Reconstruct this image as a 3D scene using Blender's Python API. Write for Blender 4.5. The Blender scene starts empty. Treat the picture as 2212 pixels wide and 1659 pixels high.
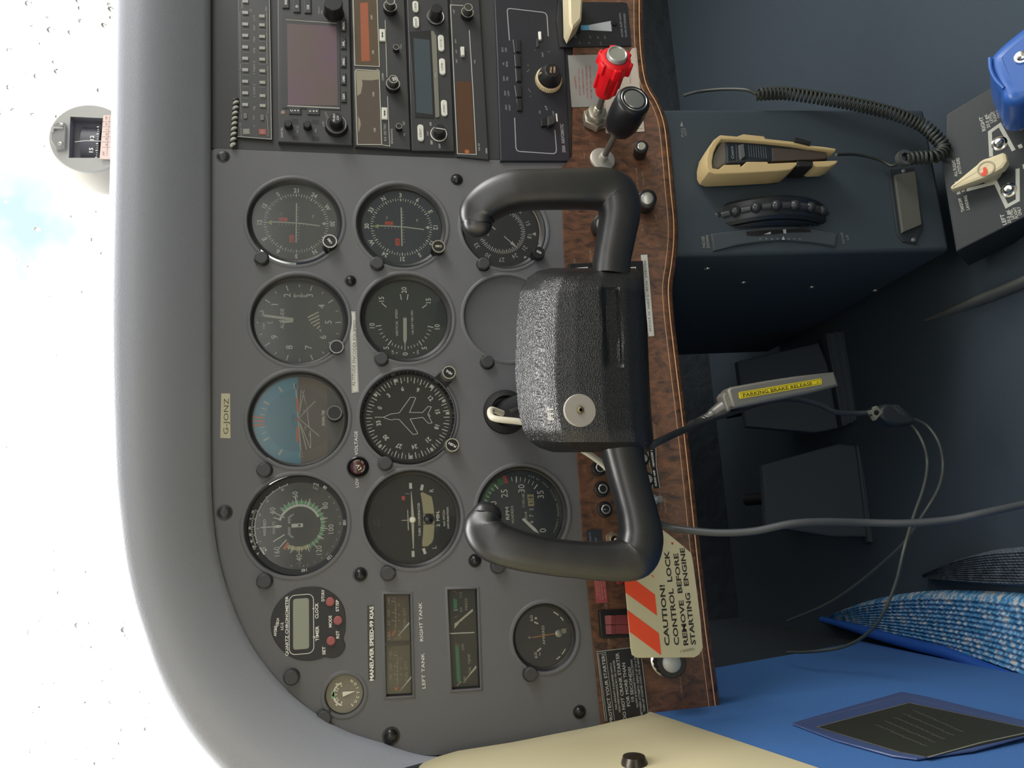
import bpy, math, random
from mathutils import Vector, Matrix, geometry
random.seed(7)
sc = bpy.context.scene
COL = sc.collection
rad = math.radians
# ---------------------------------------------------------------- camera
FPX = 2212 * 26 / 36
YAW, PITCH, ROLL = rad(11.576), rad(11.787), rad(-1.139)
CAM = Vector((-0.016, -0.6357, -0.0498))
FWD = Vector((math.sin(YAW)*math.cos(PITCH), math.cos(YAW)*math.cos(PITCH), -math.sin(PITCH)))
_r = Vector((math.cos(YAW), -math.sin(YAW), 0)); _u = _r.cross(FWD)
RGT = _r*math.cos(ROLL) + _u*math.sin(ROLL)     # the cabin's right, towards the top of the frame
UPV = _u*math.cos(ROLL) - _r*math.sin(ROLL)     # the cabin's up, towards the left of the frame
cd = bpy.data.cameras.new('camera'); cd.sensor_width = 36; cd.lens = 26; cd.clip_start = 0.02; cd.clip_end = 200
cam = bpy.data.objects.new('camera', cd); COL.objects.link(cam)
cam.matrix_world = Matrix(((-UPV.x, RGT.x, -FWD.x, CAM.x), (-UPV.y, RGT.y, -FWD.y, CAM.y), (-UPV.z, RGT.z, -FWD.z, CAM.z), (0, 0, 0, 1)))
sc.camera = cam
sc.view_settings.view_transform = 'Standard'; sc.view_settings.look = 'None'
sc.view_settings.gamma = 1; sc.view_settings.use_curve_mapping = False
sc.view_settings.exposure = 0.92
try: sc.cycles.use_denoising = True
except Exception: pass
sc.cycles.max_bounces = 8; sc.cycles.transparent_max_bounces = 12; sc.cycles.caustics_reflective = False; sc.cycles.caustics_refractive = False
# ---------------------------------------------------------------- node helper
def lin(h):
    h = h.lstrip('#'); o = []
    for i in (0, 2, 4):
        c = int(h[i:i+2], 16)/255
        o.append(c/12.92 if c <= .04045 else ((c+.055)/1.055)**2.4)
    return (*o, 1)
# ---------------------------------------------------------------- sky: bright overcast with one blue gap
def sky():
    w = bpy.data.worlds.new('overcast_sky'); sc.world = w; w.use_nodes = True
    nt = w.node_tree; N = nt.nodes; Lk = nt.links.new; N.clear()
    out = N.new('ShaderNodeOutputWorld'); bg = N.new('ShaderNodeBackground'); Lk(bg.outputs[0], out.inputs[0])
    tc = N.new('ShaderNodeTexCoord')
    ns = N.new('ShaderNodeTexNoise'); ns.inputs['Scale'].default_value = 5; ns.inputs['Detail'].default_value = 5
    Lk(tc.outputs['Generated'], ns.inputs['Vector'])
    d = (FWD + RGT*((829.5-490)/FPX) + UPV*((1106-20)/FPX)).normalized()
    dot = N.new('ShaderNodeVectorMath'); dot.operation = 'DOT_PRODUCT'; dot.inputs[1].default_value = d
    Lk(tc.outputs['Generated'], dot.inputs[0])
    ma = N.new('ShaderNodeMath'); ma.operation = 'MULTIPLY_ADD'; ma.inputs[1].default_value = 0.02; Lk(ns.outputs['Fac'], ma.inputs[0]); Lk(dot.outputs['Value'], ma.inputs[2])
    rp = N.new('ShaderNodeValToRGB'); rp.color_ramp.elements[0].position = 0.0; rp.color_ramp.elements[1].position = 1
    mr = N.new('ShaderNodeMapRange'); mr.inputs[1].default_value = 1.0035; mr.inputs[2].default_value = 1.0085
    Lk(ma.outputs[0], mr.inputs[0]); Lk(mr.outputs[0], rp.inputs[0])
    rp.color_ramp.elements[0].color = (1.0, .99, .965, 1); rp.color_ramp.elements[1].color = (.36, .46, .53, 1)
    # dull airfield below the horizon
    sx = N.new('ShaderNodeSeparateXYZ'); Lk(tc.outputs['Generated'], sx.inputs[0]); hz = N.new('ShaderNodeMapRange'); hz.inputs[1].default_value = .08; hz.inputs[2].default_value = .12; Lk(sx.outputs[2], hz.inputs[0])
    gm = N.new('ShaderNodeMix'); gm.data_type = 'RGBA'; gm.inputs[6].default_value = (.10, .11, .09, 1); Lk(hz.outputs[0], gm.inputs[0]); Lk(rp.outputs[0], gm.inputs[7])
    Lk(gm.outputs[2], bg.inputs['Color']); bg.inputs['Strength'].default_value = 1.15
sky()
def area(name, loc, target, sx, sy, energy, color=(1, .98, .95)):
    l = bpy.data.lights.new(name, 'AREA'); l.shape = 'RECTANGLE'; l.size = sx; l.size_y = sy; l.energy = energy; l.color = color
    o = bpy.data.objects.new(name, l); COL.objects.link(o); o.location = loc
    o.rotation_euler = (Vector(target)-Vector(loc)).to_track_quat('-Z', 'Y').to_euler(); return o
# daylight through the side windows and the windscreen
area('windscreen_daylight', (0.1, 0.02, 0.62), (0.05, -0.16, -0.15), 0.9, 0.35, 7)
area('left_window_daylight', (-1.2, -0.55, 0.55), (0.15, 0, -0.05), 0.9, 0.5, 2.8)
area('right_window_daylight', (1.5, -0.5, 0.5), (0.2, 0, -0.1), 0.9, 0.5, 6.5)
# ---------------------------------------------------------------- materials
_M = {}
def mat(name, color='808080', rough=.6, metal=0, spec=.5, bump=None, var=None, glow=0):
    if name in _M: return _M[name]
    m = bpy.data.materials.new(name); m.use_nodes = True; nt = m.node_tree; b = nt.nodes['Principled BSDF']; Lk = nt.links.new
    c = lin(color) if isinstance(color, str) else (*color, 1)
    b.inputs['Base Color'].default_value = c; b.inputs['Roughness'].default_value = rough
    b.inputs['Metallic'].default_value = metal; b.inputs['Specular IOR Level'].default_value = spec
    tc = nt.nodes.new('ShaderNodeTexCoord')
    if var:                                  # (second colour, noise scale per metre)
        ns = nt.nodes.new('ShaderNodeTexNoise'); ns.inputs['Scale'].default_value = var[1]; ns.inputs['Detail'].default_value = 6
        Lk(tc.outputs['Object'], ns.inputs['Vector'])
        mx = nt.nodes.new('ShaderNodeMix'); mx.data_type = 'RGBA'; mx.inputs[6].default_value = c; mx.inputs[7].default_value = lin(var[0])
        mr = nt.nodes.new('ShaderNodeMapRange'); mr.inputs[1].default_value = .35; mr.inputs[2].default_value = .65
        Lk(ns.outputs['Fac'], mr.inputs[0]); Lk(mr.outputs[0], mx.inputs[0]); Lk(mx.outputs[2], b.inputs['Base Color'])
    if bump:                                 # (kind, scale, strength, distance)
        k, s, st, dist = bump
        if k == 'noise':
            t = nt.nodes.new('ShaderNodeTexNoise'); t.inputs['Detail'].default_value = 3; o = t.outputs['Fac']
        else:
            t = nt.nodes.new('ShaderNodeTexVoronoi'); t.feature = 'DISTANCE_TO_EDGE' if k == 'leather' else 'F1'; o = t.outputs['Distance']
        t.inputs['Scale'].default_value = s; Lk(tc.outputs['Object'], t.inputs['Vector'])
        bp = nt.nodes.new('ShaderNodeBump'); bp.inputs['Strength'].default_value = st; bp.inputs['Distance'].default_value = dist
        Lk(o, bp.inputs['Height']); Lk(bp.outputs[0], b.inputs['Normal'])
    if glow: b.inputs['Emission Color'].default_value = c; b.inputs['Emission Strength'].default_value = glow
    _M[name] = m; return m
def glassmat(name, tint=(1, 1, 1), rough=.02, ior=1.45, mul=1.0, haze=0):
    if name in _M: return _M[name]
    m = bpy.data.materials.new(name); m.use_nodes = True; nt = m.node_tree; N = nt.nodes; N.clear(); Lk = nt.links.new
    o = N.new('ShaderNodeOutputMaterial'); mx = N.new('ShaderNodeMixShader'); tr = N.new('ShaderNodeBsdfTransparent'); gl = N.new('ShaderNodeBsdfGlossy'); fr = N.new('ShaderNodeFresnel')
    tr.inputs[0].default_value = (*tint, 1); gl.inputs['Roughness'].default_value = rough; fr.inputs[0].default_value = ior
    mm = N.new('ShaderNodeMath'); mm.operation = 'MULTIPLY'; mm.inputs[1].default_value = mul
    Lk(fr.outputs[0], mm.inputs[0]); Lk(mm.outputs[0], mx.inputs[0]); Lk(tr.outputs[0], mx.inputs[1]); Lk(gl.outputs[0], mx.inputs[2]); 
    if haze:  # painted haze: pale diffuse film standing in for veiling glare
        d = N.new('ShaderNodeBsdfDiffuse'); d.inputs[0].default_value = (.55, .56, .55, 1); m2 = N.new('ShaderNodeMixShader'); m2.inputs[0].default_value = haze
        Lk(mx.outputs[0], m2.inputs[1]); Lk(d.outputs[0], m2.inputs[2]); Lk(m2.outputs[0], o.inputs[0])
    else: Lk(mx.outputs[0], o.inputs[0])
    _M[name] = m; return m
# ---------------------------------------------------------------- frames and pixels
def basis(x, y, o):
    x = Vector(x).normalized(); z = x.cross(Vector(y)).normalized(); y = z.cross(x)
    return Matrix(((x.x, y.x, z.x, o[0]), (x.y, y.y, z.y, o[1]), (x.z, y.z, z.z, o[2]), (0, 0, 0, 1)))
def ray(px, py): return FWD + RGT*((829.5-py)/FPX) + UPV*((1106-px)/FPX)
def atY(px, py, Y=0):
    d = ray(px, py); return CAM + d*((Y-CAM.y)/d.y)
def atX(px, py, X):
    d = ray(px, py); return CAM + d*((X-CAM.x)/d.x)
def atZ(px, py, Z):
    d = ray(px, py); return CAM + d*((Z-CAM.z)/d.z)
def panel(px, py, Y=0): return basis((1, 0, 0), (0, 0, 1), atY(px, py, Y))     # local x right, y up, z out of the panel
class Th:
    """a thing: an Empty at its base; local units are millimetres"""
    def __init__(s, name, label, cat, M, group=None, crop=(0, 0), k=1.0):
        s.M = M; s.Mi = M.inverted(); s.crop = crop; s.k = k
        o = bpy.data.objects.new(name, None); COL.objects.link(o); o.matrix_world = M; o.empty_display_size = .01
        if label: o['label'] = label; o['category'] = cat
        if group: o['group'] = group
        s.ob = o
    def full(s, x, y): return s.crop[0]+x*s.k, s.crop[1]+y*s.k
    def q(s, x, y, w=0):                    # photograph point -> local point on the plane z = w
        px, py = s.full(x, y); o = s.Mi @ CAM; d = s.Mi.to_3x3() @ ray(px, py); t = (w*.001-o.z)/d.z
        p = o+d*t; return (p.x*1000, p.y*1000)
_TXT = {}
def text_geo(s, bold=0):
    if (s, bold) in _TXT: return _TXT[s, bold]
    c = bpy.data.curves.new('t', 'FONT'); c.body = s; c.resolution_u = 2; c.offset = bold; c.fill_mode = 'FRONT'
    o = bpy.data.objects.new('t', c); me = bpy.data.meshes.new_from_object(o)
    V = [(v.co.x/.729, v.co.y/.729) for v in me.vertices]; Fc = [tuple(p.vertices) for p in me.polygons]
    bpy.data.objects.remove(o); bpy.data.curves.remove(c); bpy.data.meshes.remove(me)
    if not V: V = [(0, 0)]; Fc = []
    x0 = min(v[0] for v in V); x1 = max(v[0] for v in V)
    V = [(v[0]-x0, v[1]) for v in V]; _TXT[s, bold] = (V, Fc, x1-x0); return _TXT[s, bold]
def circ(cx, cy, r, n=48, r2=None): return [(cx+r*math.cos(2*math.pi*i/n), cy+(r2 or r)*math.sin(2*math.pi*i/n)) for i in range(n)]
def rrect(x0, y0, x1, y1, r, n=5):
    x0, x1 = min(x0, x1), max(x0, x1); y0, y1 = min(y0, y1), max(y0, y1); P = []
    for cx, cy, a in ((x1-r, y1-r, 0), (x0+r, y1-r, 90), (x0+r, y0+r, 180), (x1-r, y0+r, 270)):
        for i in range(n+1):
            t = rad(a+90*i/n); P.append((cx+r*math.cos(t), cy+r*math.sin(t)))
    return P
def area2(P): return sum(P[i-1][0]*P[i][1]-P[i][0]*P[i-1][1] for i in range(len(P)))/2
def offset(P, d):
    n = len(P); o = []; s = 1 if area2(P) > 0 else -1
    for i in range(n):
        a, b, c = Vector(P[i-1]), Vector(P[i]), Vector(P[(i+1) % n]); e1 = (b-a); e2 = (c-b)
        if e1.length < 1e-6: e1 = e2
        if e2.length < 1e-6: e2 = e1
        e1.normalize(); e2.normalize(); m = Vector((-(e1.y+e2.y), e1.x+e2.x))
        if m.length < 1e-6: m = Vector((-e1.y, e1.x))
        m.normalize(); k = max(.35, m.dot(Vector((-e1.y, e1.x)))); o.append((b.x+m.x*s*d/k, b.y+m.y*s*d/k))
    return o
def cat_rom(P, n=8):
    P = [Vector(p) for p in P]; Q = [2*P[0]-P[1]]+P+[2*P[-1]-P[-2]]; o = []
    for i in range(1, len(Q)-2):
        for j in range(n):
            t = j/n; a, b, c, d = Q[i-1], Q[i], Q[i+1], Q[i+2]
            o.append(.5*((2*b)+(c-a)*t+(2*a-5*b+4*c-d)*t*t+(3*b-a-3*c+d)*t**3))
    o.append(P[-1].copy()); return o
class MB:
    """collects geometry in millimetres, builds ONE mesh object"""
    def __init__(s, th=None, w=0): s.v = []; s.f = []; s.m = []; s.c = 0; s.th = th; s.w = w
    def add(s, V, F):
        n = len(s.v); s.v += [tuple(p) for p in V]; s.f += [tuple(i+n for i in f) for f in F]; s.m += [s.c]*len(F); return s
    def box(s, x0, x1, y0, y1, z0, z1):
        return s.add([(x0, y0, z0), (x1, y0, z0), (x1, y1, z0), (x0, y1, z0), (x0, y0, z1), (x1, y0, z1), (x1, y1, z1), (x0, y1, z1)],
                     [(3, 2, 1, 0), (4, 5, 6, 7), (0, 1, 5, 4), (1, 2, 6, 5), (2, 3, 7, 6), (3, 0, 4, 7)])
    def flat(s, P, z=0, holes=()):
        if holes:
            L = [[Vector((*p, 0)) for p in P]]+[[Vector((*p, 0)) for p in h] for h in holes]
            V = [(*p, z) for p in P]+[(*p, z) for h in holes for p in h]
            return s.add(V, [t for t in geometry.tessellate_polygon(L)])
        if area2(P) < 0: P = P[::-1]
        return s.add([(*p, z) for p in P], [tuple(range(len(P)))])
    def prism(s, P, z0, z1, b=0, nb=2, holes=()):
        if area2(P) < 0: P = P[::-1]
        n = len(P); rings = [(P, z0)]
        if b > 0:
            for i in range(nb+1):
                a = math.pi/2*i/nb; rings.append((offset(P, b*(1-math.cos(a))), z1-b+b*math.sin(a)))
        else: rings.append((P, z1))
        V = [(*p, z) for R, z in rings for p in R]; F = []
        for k in range(len(rings)-1):
            for i in range(n):
                j = (i+1) % n; F.append((k*n+i, k*n+j, (k+1)*n+j, (k+1)*n+i))
        s.add(V, F); s.flat(rings[-1][0], z1, holes)
        for h in holes:
            h = h if area2(h) > 0 else h[::-1]; m = len(h)
            s.add([(*p, z1) for p in h]+[(*p, z0) for p in h], [(i, (i+1) % m, m+(i+1) % m, m+i) for i in range(m)])
        return s if holes else s.add([(*p, z0) for p in P], [tuple(range(n))[::-1]])
    def lathe(s, prof, n=48, cx=0, cy=0, cap=False, sy=1):
        V = []; F = []; k = len(prof)
        for r, z in prof: V += [(cx+r*math.cos(2*math.pi*i/n), cy+sy*r*math.sin(2*math.pi*i/n), z) for i in range(n)]
        for a in range(k-1):
            for i in range(n):
                j = (i+1) % n; F.append((a*n+i, a*n+j, (a+1)*n+j, (a+1)*n+i))
        if cap: F.append(tuple((k-1)*n+i for i in range(n)))
        return s.add(V, F)
    def tube(s, P, r, n=12, smooth=8, sx=1, caps=True, up=None, sq=2):
        P = cat_rom(P, smooth) if smooth else [Vector(p) for p in P]; m = len(P)
        R = r if isinstance(r, (list, tuple)) else [r, r]
        def rr(t):
            t *= len(R)-1; i = min(int(t), len(R)-2); u = t-i; return R[i]*(1-u)+R[i+1]*u
        T = [(P[min(i+1, m-1)]-P[max(i-1, 0)]).normalized() for i in range(m)]
        a = Vector(up) if up else (Vector((0, 0, 1)) if abs(T[0].z) < .9 else Vector((1, 0, 0)))
        a = (a-T[0]*a.dot(T[0])).normalized(); V = []
        for i in range(m):
            a = (a-T[i]*a.dot(T[i])).normalized(); b = T[i].cross(a); q = rr(i/(m-1))
            V += [P[i]+(a*math.cos(2*math.pi*j/n)+b*sx*math.sin(2*math.pi*j/n))*q/(abs(math.cos(2*math.pi*j/n))**sq+abs(math.sin(2*math.pi*j/n))**sq)**(1/sq) for j in range(n)]
        F = [(i*n+j, i*n+(j+1) % n, (i+1)*n+(j+1) % n, (i+1)*n+j) for i in range(m-1) for j in range(n)]
        if caps: F += [tuple(range(n))[::-1], tuple((m-1)*n+j for j in range(n))]
        return s.add(V, F)
    def loft(s, rows, close=False):
        n = len(rows[0]); V = [p for r in rows for p in r]; F = []
        for i in range(len(rows)-1):
            for j in range(n if close else n-1):
                k = (j+1) % n; F.append((i*n+j, i*n+k, (i+1)*n+k, (i+1)*n+j))
        return s.add(V, F)
    def ball(s, c, r, n=16, squash=1):
        P = [(r*math.sin(math.pi*i/(n//2)), c[2]-r*squash*math.cos(math.pi*i/(n//2))) for i in range(n//2+1)]
        P[0] = (.001, P[0][1]); P[-1] = (.001, P[-1][1]); return s.lathe(P, n, c[0], c[1])
    def at(s, M):                            # transform everything added so far
        s.v = [tuple(M @ Vector(p)) for p in s.v]; return s
    # ----- printed marks; positions as read from the photograph
    def T(s, t, x, y, h, wd=None, rot=0, bold=0, mm=None, z=None, al='c'):
        """text centred at photograph point x, y; h cap height in mm, wd total width in mm"""
        V, F, W = text_geo(t, bold); px, py = mm if mm else s.th.q(x, y, s.w)
        kx = (wd/W) if wd else h*.92; c, sn = math.cos(rad(rot)), math.sin(rad(rot)); z = s.w if z is None else z
        ox = {'c': W/2, 'l': 0, 'r': W}[al]
        o = [((v[0]-ox)*kx, (v[1]-.5)*h) for v in V]
        return s.add([(px+a*c-b*sn, py+a*sn+b*c, z) for a, b in o], F)
    def Lp(s, pts, wd, z=None):              # thick polyline through photograph points
        return s.line([s.th.q(*p, s.w) for p in pts], wd, z)
    def line(s, P, wd, z=None, closed=False):
        z = s.w if z is None else z; P = [Vector(p) for p in P]; n = len(P); L = []; R = []
        for i in range(n):
            a = P[i-1] if (i or closed) else P[i]; b = P[(i+1) % n] if (i < n-1 or closed) else P[i]
            e1 = (P[i]-a); e2 = (b-P[i]); e1 = e1.normalized() if e1.length > 1e-9 else e2.normalized(); e2 = e2.normalized() if e2.length > 1e-9 else e1
            m = (e1+e2); m = m.normalized() if m.length > 1e-6 else e1; nn = Vector((-m.y, m.x)); k = max(.5, nn.dot(Vector((-e1.y, e1.x))))
            L.append(P[i]+nn*wd/2/k); R.append(P[i]-nn*wd/2/k)
        V = [(*p, z) for p in L]+[(*p, z) for p in R]
        return s.add(V, [(i, n+i, n+(i+1) % n, (i+1) % n) for i in range(n if closed else n-1)])
    def Pp(s, pts, z=None, holes=()): return s.flat([s.th.q(*p, s.w) for p in pts], s.w if z is None else z)
    def tick(s, a, r0, r1, wd, z=None, c=(0, 0)):    # clock angle a
        d = Vector((math.sin(rad(a)), math.cos(rad(a)))); C = Vector(c); return s.line([C+d*r0, C+d*r1], wd, z)
    def arc(s, a0, a1, r0, r1, z=None, c=(0, 0)):
        n = max(3, int(abs(a1-a0)/4)); z = s.w if z is None else z; V = []
        for i in range(n+1):
            t = rad(a0+(a1-a0)*i/n); V += [(c[0]+r0*math.sin(t), c[1]+r0*math.cos(t), z), (c[0]+r1*math.sin(t), c[1]+r1*math.cos(t), z)]
        return s.add(V, [(2*i, 2*i+1, 2*i+3, 2*i+2) for i in range(n)])
    def num(s, t, a, r, h, radial=False, wd=None, bold=0, c=(0, 0), z=None):
        return s.T(t, 0, 0, h, wd, -a if radial else 0, bold, mm=(c[0]+r*math.sin(rad(a)), c[1]+r*math.cos(rad(a))), z=z)
    def build(s, name, mats, parent=None, label=None, smooth=35, kind=None, scale=.001):
        me = bpy.data.meshes.new(name); me.from_pydata([(a*scale, b*scale, c*scale) for a, b, c in s.v], [], s.f); me.update()
        mats = mats if isinstance(mats, (list, tuple)) else [mats]
        for m in mats: me.materials.append(m)
        me.polygons.foreach_set('material_index', [min(i, len(mats)-1) for i in s.m])
        if smooth: me.shade_smooth(); me.set_sharp_from_angle(angle=rad(smooth))
        o = bpy.data.objects.new(name, me); COL.objects.link(o)
        if parent is not None: o.parent = parent.ob if isinstance(parent, Th) else parent
        if label: o['label'] = label
        if kind: o['kind'] = kind
        return o
def tag(o, label=None, cat=None, group=None, kind=None):
    for k, v in (('label', label), ('category', cat), ('group', group), ('kind', kind)):
        if v: o[k] = v
    return o
K = .217
CR = dict(A=(480, 0), B=(860, 0), C=(1200, 0), D=(440, 330), E=(740, 330), F=(440, 570), G=(440, 800), H=(740, 580), I=(740, 820), J=(440, 990), K=(740, 990),
          L=(540, 1240), M=(900, 1240), N=(1180, 300), O=(1100, 560), P=(1020, 820), Q=(1180, 1100), R=(1440, 200), S=(1732, 0), T=(1732, 260), W=(0, 150))
def thing(name, label, cat, px, py, Y=0, crop=None, group=None, M=None):
    c = CR[crop] if crop else (0, 0); k = K if crop else 1.0
    if M is None: M = panel(c[0]+px*k, c[1]+py*k, Y)
    return Th(name, label, cat, M, group, c, k)
# ---------------------------------------------------------------- palette
vinyl = mat('black_panel_vinyl', '68696c', .5, spec=.35, bump=('noise', 1500, .25, .0004))
pad_m = mat('padded_glareshield_vinyl', 'a0a3ae', .5, spec=.5, bump=('noise', 900, .35, .0006))
blk = mat('black_plastic', '1c1c1e', .4, bump=('noise', 900, .08, .0003))
dblk = mat('matt_black', '101012', .7)
well_m = mat('black_bezel', '2a2a2a', .45)
face_m = mat('dial_black', '26282a', .75)
face_b = mat('dial_blue_black', '2a323a', .7)
wht = mat('white_ink', 'f0f0ea', .7)
cream_ink = mat('cream_ink', 'cfcdb4', .7)
grey_ink = mat('grey_ink', '8c8f8f', .7)
grn = mat('green_ink', '5fae74', .7); yel = mat('yellow_ink', 'c8be82', .7); red = mat('red_ink', 'd8543c', .7); org = mat('orange_ink', 'e0744c', .7)
steel = mat('brushed_steel', 'b4b4b0', .35, .9); chrome = mat('chrome', 'dcdcdc', .15, 1); alu = mat('aluminium', 'b8b6b0', .5, .6)
glass = glassmat('instrument_glass', (.97, .98, .97), .03, 1.45, 1.0, .03); hazed = glassmat('hazed_instrument_glass', (.97, .98, .97), .05, 1.45, 1.0, .13)  # pale film in the glass imitates haze, stronger on the top row
cream = mat('cream_plastic', 'cdbf96', .5)
# ================================================================ the cabin
carpet = mat('charcoal_floor_carpet', '434d56', .95, spec=.1, bump=('noise', 900, .6, .001))
dark_side = mat('dark_console_panel', '39434b', .6, spec=.35, bump=('noise', 700, .2, .0005))
FZ = -0.70
def slab(name, P0, P1, m):
    b = MB(); b.box(P0[0], P1[0], P0[1], P1[1], P0[2], P1[2]); o = b.build(name, m, scale=1); o['kind'] = 'structure'; return o
slab('floor', (-0.6, -1.6, FZ-.03), (1.3, 0.70, FZ), carpet)
slab('wall_front', (-0.6, 0.62, FZ), (1.3, 0.66, 0.05), mat('firewall_insulation', '2e363d', .9, bump=('noise', 40, .5, .01)))
slab('wall_right', (1.2, -1.6, FZ), (1.24, 0.62, -0.05), mat('cream_side_trim', 'b9b394', .6))
slab('ceiling', (-0.75, -1.7, 0.66), (1.3, -0.4, 0.70), mat('headliner_cream', 'c9c5b4', .8))
slab('wall_back', (-0.75, -1.75, FZ), (1.3, -1.7, 0.1), mat('cream_back_trim', 'b0aa92', .8))
slab('pillar_blocker', (-.30, -.34, -.07), (-.235, -.02, .62), mat('cream_unseen_trim', 'b0aa92', .6))  # unseen pillar, added to keep left light off the glareshield
slab('trim_2', (-.30, -1.7, .36), (-.26, -.34, .66), mat('cream_unseen_trim', 'b0aa92', .6))
slab('wall_side_front', (-.24, -.02, FZ), (-.187, .62, .05), mat('dark_side_wall', '2c343b', .9))  # darker side wall continuing forward of the blue panel
cream_w = mat('cream_wall_plastic', 'cfc5a0', .45, spec=.4)
blue_v = mat('blue_kick_panel_vinyl', '4a78b8', .75, spec=.25, bump=('noise', 1400, .4, .0006))
creamE = [(880, 1675), (893, 1654), (912, 1638), (940, 1626), (985, 1613), (1100, 1595), (1270, 1562), (1340, 1546), (1385, 1536)]
E1 = [atY(*p, -0.006) for p in creamE]; rows = []
for i, t in enumerate([0, .005, .012, .03, .08, .15, .3, .6, .9]):
    y = -.006-t; g = .004*min(1, t/.012)                      # rolled front edge
    R = [(E1[0].x-.09, y, E1[0].z+.01), (E1[0].x-.02, y, E1[0].z+.008)]+[(e.x+g-.004, y, e.z) for e in E1]+[(-.1705, y, -.284+.2246*y)]
    rows.append(R)
b = MB(); b.loft(rows); b.build('wall_left', cream_w, scale=1, smooth=60, kind='structure')
# blue kick panel below, with the sewn pocket
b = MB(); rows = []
lim = [.12, .15, .20, .25, .29]                                # where the blue ends and the dark wall takes over
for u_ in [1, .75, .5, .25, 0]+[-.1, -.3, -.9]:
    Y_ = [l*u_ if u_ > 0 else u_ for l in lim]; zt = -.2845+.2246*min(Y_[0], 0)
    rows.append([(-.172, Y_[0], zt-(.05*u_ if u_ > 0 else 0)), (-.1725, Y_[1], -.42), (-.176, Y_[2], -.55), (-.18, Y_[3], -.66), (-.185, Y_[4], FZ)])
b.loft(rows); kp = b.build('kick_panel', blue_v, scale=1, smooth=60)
tag(kp, 'blue vinyl kick panel on the left cabin side below the cream trim', 'panel')
# windscreen
def wsY(z): return .5-(z-.1)/.56*.9
b = MB(); P = [(-.8, wsY(.1), .1), (1.3, wsY(.1), .1), (1.3, wsY(.66), .66), (-.8, wsY(.66), .66)]; n = Vector((0, .53, .85))*.004
b.add(P+[tuple(Vector(p)+n) for p in P], [(3, 2, 1, 0), (4, 5, 6, 7), (0, 1, 5, 4), (1, 2, 6, 5), (2, 3, 7, 6), (3, 0, 4, 7)])
b.build('window_1', glassmat('windscreen_acrylic', (.995, .995, .99), .01, 1.3, .5), scale=1, smooth=0, kind='structure')
water = bpy.data.materials.new('rain_water'); water.use_nodes = True
wb = water.node_tree.nodes['Principled BSDF']; wb.inputs['Transmission Weight'].default_value = 1; wb.inputs['IOR'].default_value = 1.33; wb.inputs['Roughness'].default_value = .02; wb.inputs['Base Color'].default_value = (.93, .95, .95, 1)
b = MB(); rnd = random.Random(4)
Mw = Matrix(((1, 0, 0), (0, .85, .53), (0, -.53, .85))).to_4x4()
known = [(110, 65, 9), (62, 8, 8), (125, 155, 8), (22, 190, 7), (80, 165, 7), (125, 252, 6), (20, 108, 6), (72, 248, 5), (6, 243, 8), (215, 195, 6), (240, 20, 6), (225, 55, 5), (175, 45, 6),
         (95, 1340, 9), (130, 1280, 7), (170, 1350, 9), (200, 1345, 7), (270, 1360, 9), (20, 970, 9), (140, 1025, 6), (12, 1010, 5), (170, 1020, 4), (160, 1133, 5), (120, 1190, 4)]
for i in range(150):
    if i < len(known): px, py, s = known[i]
    else: px, py, s = rnd.uniform(2, 330), rnd.uniform(0, 1655) if i % 3 else rnd.uniform(1250, 1655), rnd.uniform(2, 6)
    d = ray(px, py); o_ = CAM
    # plane of the outer face: .85*(y-Y0)... solved for the ray
    A = Vector((0, wsY(.1), .1))+n; t = (A-o_).dot(n)/d.dot(n); p = o_+d*t; r = s*.0006*t
    g = MB(); g.ball((0, 0, 0), r, 16, 1); el = Matrix.Diagonal((rnd.uniform(.6, .9), rnd.uniform(.9, 1.5), 1, 1))
    g.at(Matrix.Translation(p) @ Mw @ el); b.add(g.v, g.f)
tag(b.build('raindrops', water, scale=1), 'clear raindrops scattered over the outside of the windscreen', 'raindrops', kind='stuff')
# glareshield
gin = [(455, -70), (455, 300), (455, 700), (456, 1000), (461, 1120), (474, 1210), (497, 1290), (528, 1365), (568, 1430), (620, 1490), (680, 1540), (750, 1580), (830, 1606), (905, 1630), (1000, 1640)]
gout = [(251, -90), (243, 300), (235, 700), (243, 1000), (254, 1120), (266, 1210), (283, 1290), (306, 1365), (332, 1440), (366, 1510), (410, 1580), (465, 1645), (530, 1710), (620, 1800), (760, 1900)]
A_ = cat_rom([atY(*p, 0) for p in gin], 6); B_ = cat_rom([atY(*p, -.035) for p in gout], 6); rows = []
for A, B in zip(A_, B_):
    o = (B-A); o.y = 0; o.normalize(); R = [A+Vector((0, .004, 0)), A+Vector((0, -.006, 0))]
    for i in range(1, 17):
        t = i/16; p = A.lerp(B, t); p.y = -.006-.044*math.sin(math.pi/2*min(1, t/.7))+(.012*(1-math.sqrt(max(0, 1-((t-.82)/.18)**2))) if t > .82 else 0)
        R.append(p)
    e = R[-1]
    R += [e+o*.003+Vector((0, .008, 0)), e+o*.003+Vector((0, .03, 0)), e+Vector((0, .10, 0))+o*-.002, e+Vector((0, .25, 0))-o*.012, e+Vector((0, .5, 0))-o*.03, e+Vector((0, .66, 0))-o*.04]
    rows.append([tuple(p) for p in R])
b = MB(); b.loft(rows); gs = b.build('glareshield', pad_m, scale=1, smooth=60)
tag(gs, 'thick grey padded vinyl glareshield arching over the instrument panel', 'glareshield')
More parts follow.
